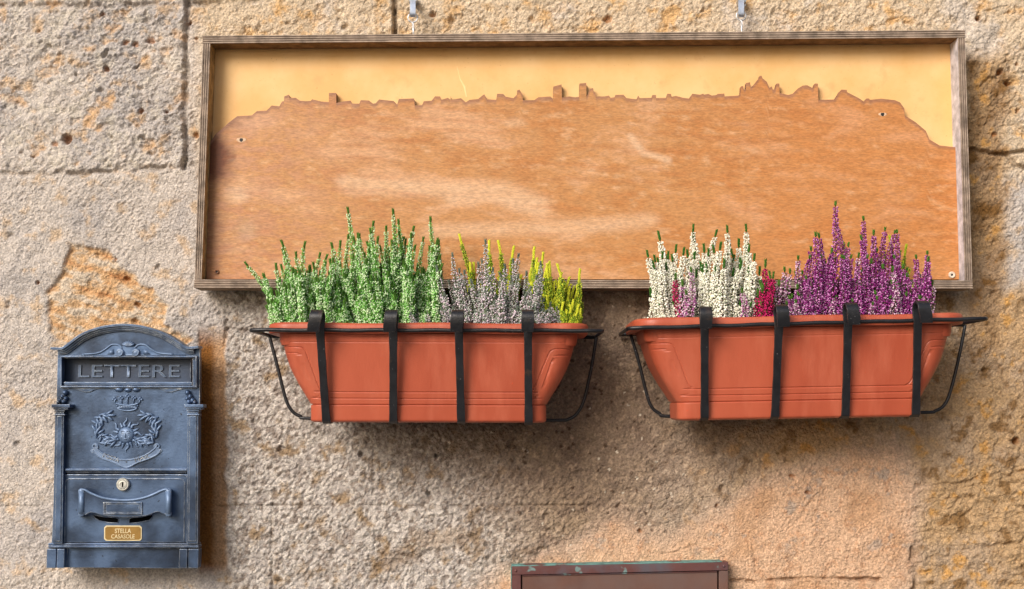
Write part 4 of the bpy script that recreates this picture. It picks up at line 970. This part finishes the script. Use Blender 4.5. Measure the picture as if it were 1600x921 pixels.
tube(bm, smoothpts([P(x, y, D0 + 0.0016) for x, y in ((183, 638), (190, 641), (199, 642), (208, 641), (214, 638), (207, 636.5), (199, 636), (190, 636.5), (183, 638))], 3), 0.0012, 6)
tube(bm, smoothpts([P(x, y, D0 + 0.0024) for x, y in ((181, 630.5), (190, 633), (199, 634), (208, 633), (216, 630.5))], 4), 0.0014, 6)
for k in range(9): ellipsoid(bm, P(183 + k * 4, 634.5 + 2 * math.sin(math.pi * k / 8), D0 + 0.002), (0.0012, 0.0012, 0.0012), 0, 8, 6)
pprism(bm, [(181, 630), (199, 633), (216, 630), (214, 638), (199, 641), (184, 638)], D0, D0 + 0.0014)
for x, y in ((178.5, 624.5), (189, 622.5), (199, 619.5), (209, 622.5), (219, 624.5)):
    tube(bm, [P(x * 0.9 + 19.9, 631, D0 + 0.0015), P(x, y, D0 + 0.002)], 0.0009, 6)
    for ox, oy in ((0, -2.4), (-2.4, 0), (2.4, 0)): ellipsoid(bm, P(x + ox, y + oy, D0 + 0.002), (0.0016, 0.0014, 0.0016), 0, 8, 6)
obj('crown', bm, m_emb, emb, smooth=True)
# door
bm = NB(); pprism(bm, [(93.5, 744), (96.5, 741), (293.5, 741), (297, 744), (295, 848), (90, 848)], D0 - 0.001, D0 + 0.003)
door = obj('door', bm, m_box, box, bevel=0.0008)
bm = NB()
pts = [(95.5, 848), (96.5, 750), (99, 744.5), (104, 742.5), (286, 742.5), (292, 744.5), (294.5, 750), (293, 848)]
tube(bm, smoothpts([P(x, y, D0 + 0.0034) for x, y in pts], 1), 0.0013, 6)
pts = [(101, 848), (102, 754), (104, 750), (109, 748.5), (281, 748.5), (286.5, 750), (288.5, 754), (287.5, 848)]
tube(bm, smoothpts([P(x, y, D0 + 0.003) for x, y in pts], 1), 0.0010, 6)
obj('door_moulding', bm, m_box, door)
bm = NB(); c = P(193.2, 757, D0 + 0.003); n = 24
prof = [(0.0098, 0.0), (0.0098, 0.0045), (0.0086, 0.0060), (0.0070, 0.0060), (0.0066, 0.0050), (0.0062, 0.0062), (0.0038, 0.0064), (0.0034, 0.0056), (0.0, 0.0056)]
rg = [[bm.verts.new((c.x + a * math.cos(t) , c.y - d, c.z + a * math.sin(t))) for t in [2 * math.pi * k / n for k in range(n)]] for a, d in prof[:-1]]
for A, B in zip(rg[:-1], rg[1:]):
    for k in range(n): bm.faces.new((A[k], A[(k + 1) % n], B[(k + 1) % n], B[k]))
bm.faces.new(rg[-1])
lk = obj('lock', bm, mat('nickel_lock', srgb(214, 214, 208), srgb(176, 178, 174), 200, rough=0.35, metallic=0.5), door)
bm = NB(); prism(bm, [(c.x - 0.0008, c.z - 0.0038), (c.x + 0.0008, c.z - 0.0038), (c.x + 0.0008, c.z + 0.0038), (c.x - 0.0008, c.z + 0.0038)], -c.y + 0.0050, -c.y + 0.0068)
obj('keyhole', bm, m_slot, lk)
# handle with label frame
bm = NB()
topc = smoothpts([(127, 766, 0), (133, 766, 0), (142, 771, 0), (160, 778, 0), (178, 781, 0), (196, 782, 0), (214, 780.5, 0), (232, 776, 0), (250, 768, 0), (258, 765, 0), (264, 766, 0)], 3)
botc = smoothpts([(264, 804, 0), (256, 804, 0), (246, 800, 0), (228, 806, 0), (196, 809, 0), (164, 806, 0), (142, 801, 0), (134, 805, 0), (127, 804, 0)], 3)
pprism(bm, [(p.x, p.y) for p in topc] + [(p.x, p.y) for p in botc], D0 + 0.0175, D0 + 0.0205, D0 + 0.0205)
hd = obj('handle', bm, m_box, door, bevel=0.0009)
bm = NB()
tube(bm, [P(p.x, p.y, D0 + 0.0210) for p in topc], 0.0019, 8)
for x in (127.5, 263.5):
    tube(bm, [P(x, 768, D0 + 0.0195), P(x, 786, D0 + 0.0205), P(x, 803, D0 + 0.0195)], [0.0045, 0.004, 0.0045], 10)
    for y in (768, 803): tube(bm, [P(x, y, D0 + 0.002), P(x, y, D0 + 0.0200)], 0.0048, 12); 
    ellipsoid(bm, P(x, 768, D0 + 0.0200), (0.0048, 0.003, 0.0048)); ellipsoid(bm, P(x, 803, D0 + 0.0200), (0.0045, 0.003, 0.0045))
obj('handle_edging', bm, m_emb, hd, smooth=True)
bm = NB(); pframe(bm, 161, 222, 785, 804, 2.4, D0 + 0.0205, D0 + 0.0225); pbox(bm, 165, 218, 787.6, 801, D0 + 0.0203, D0 + 0.0210)
obj('label_holder', bm, m_box, hd, bevel=0.0005)
for pts in ([(146, 805), (165, 808), (182, 809), (186, 812), (184, 817.5), (170, 817), (155, 814), (148, 809.5)], [(202, 811), (206, 809), (222, 808), (237, 804), (239, 807), (234, 813), (215, 817), (202, 818)]):
    bm = NB(); pprism(bm, pts, D0 + 0.0015, D0 + 0.0032); obj('view_slot', bm, m_slot, door)
    bm = NB(); tube(bm, [P(x, y, D0 + 0.0034) for x, y in pts], 0.0007, 6, closed=True); obj('slot_edging', bm, m_box, door)
# brass name plate
def chamfer(x0, x1, y0, y1, c): return [(x0 + c, y0), (x1 - c, y0), (x1, y0 + c), (x1, y1 - c), (x1 - c, y1), (x0 + c, y1), (x0, y1 - c), (x0, y0 + c)]
bm = NB(); pprism(bm, chamfer(162.5, 221.5, 821.5, 845.5, 3), D0 + 0.003, D0 + 0.0044); npl = obj('name_plate', bm, m_cr2, door, bevel=0.0003)
bm = NB(); pprism(bm, chamfer(164.3, 219.7, 823.3, 843.7, 2.6), D0 + 0.0044, D0 + 0.0049); obj('plate_field', bm, m_brass, npl)
bm = NB(); text_mesh(bm, 'STELLA', 192, 829.8, 7.0, D0 + 0.0048, D0 + 0.0054, wpx=25, bold=0.012); text_mesh(bm, 'CASASOLE', 192, 838.5, 6.6, D0 + 0.0048, D0 + 0.0054, wpx=36, bold=0.010)
obj('lettering', bm, m_cr2, npl)

# ------------------------------------------------------------------ copper-brown cabinet at the foot of the picture
m_cop = mat('oxidised_copper', srgb(112, 74, 72), srgb(94, 60, 60), 14, rough=0.45, metallic=0.35, bump=0.0003, bscale=150, c3=srgb(96, 88, 96), s3=20, t3=(0.5, 0.7), speck=(srgb(118, 142, 142), 45, 0.60), spec=0.5)
m_cop2 = mat('brown_metal_panel', srgb(118, 84, 72), srgb(98, 68, 60), 12, rough=0.55, metallic=0.25, bump=0.0003, bscale=150, c3=srgb(104, 86, 82), s3=9, t3=(0.45, 0.7))
m_verd = mat('verdigris', srgb(110, 160, 156), srgb(80, 122, 120), 60, rough=0.8, c3=srgb(104, 78, 74), s3=30, t3=(0.52, 0.6))
cab = thing('meter_cabinet', 'brown copper-framed meter cabinet with verdigris edge below the planters', 'cabinet', P(970, 1180, 0.0))
DC = 0.022
def para(pts, name, m, d0, d1, par=cab, bev=0.0008):
    bm = NB(); pprism(bm, pts, d0, d1); return obj(name, bm, m, par, bevel=bev)
para([(800, 885.5), (1138, 878.5), (1138, 891.5), (800, 899)], 'frame_rail', m_cop, -0.01, DC)
para([(800, 899.5), (814, 899), (814, 1290), (800, 1290)], 'frame_rail', m_cop, -0.01, DC)
para([(1123.5, 892.3), (1137.8, 892), (1137.8, 1290), (1123.5, 1290)], 'frame_rail', m_cop2, -0.01, DC - 0.001)
para([(800, 1291), (1138, 1291), (1138, 1304), (800, 1304)], 'frame_rail', m_cop, -0.01, DC)
para([(813, 897), (1125, 890), (1125, 1292), (813, 1292)], 'cabinet_back', m_slot, -0.01, 0.004, bev=0)
dr_ = para([(815.5, 900.5), (1121, 894), (1121, 1288), (815.5, 1288)], 'door_panel', m_cop2, 0.006, DC - 0.004)
para([(816, 899.3), (1120.5, 893), (1120.5, 894.3), (816, 900.6)], 'door_lip', m_cop, 0.008, DC - 0.002, par=dr_, bev=0.0003)
para([(799, 884.0), (1128, 877.3), (1128, 878.6), (799, 885.4)], 'verdigris_edge', m_verd, -0.005, DC - 0.0005, bev=0.0004)
para([(798.2, 888), (799.6, 888), (799.6, 1290), (798.2, 1290)], 'verdigris_edge', m_verd, -0.005, DC - 0.0005, bev=0.0004)

for x, y in ((806, 892), (1131, 885), (806.5, 1297), (1131, 1297), (806.5, 1100), (1131, 1100)):
    bm = NB(); ellipsoid(bm, P(x, y, DC), (0.0022, 0.0014, 0.0022), 0, 10, 6); obj('rivet', bm, m_cop, cab, smooth=True)
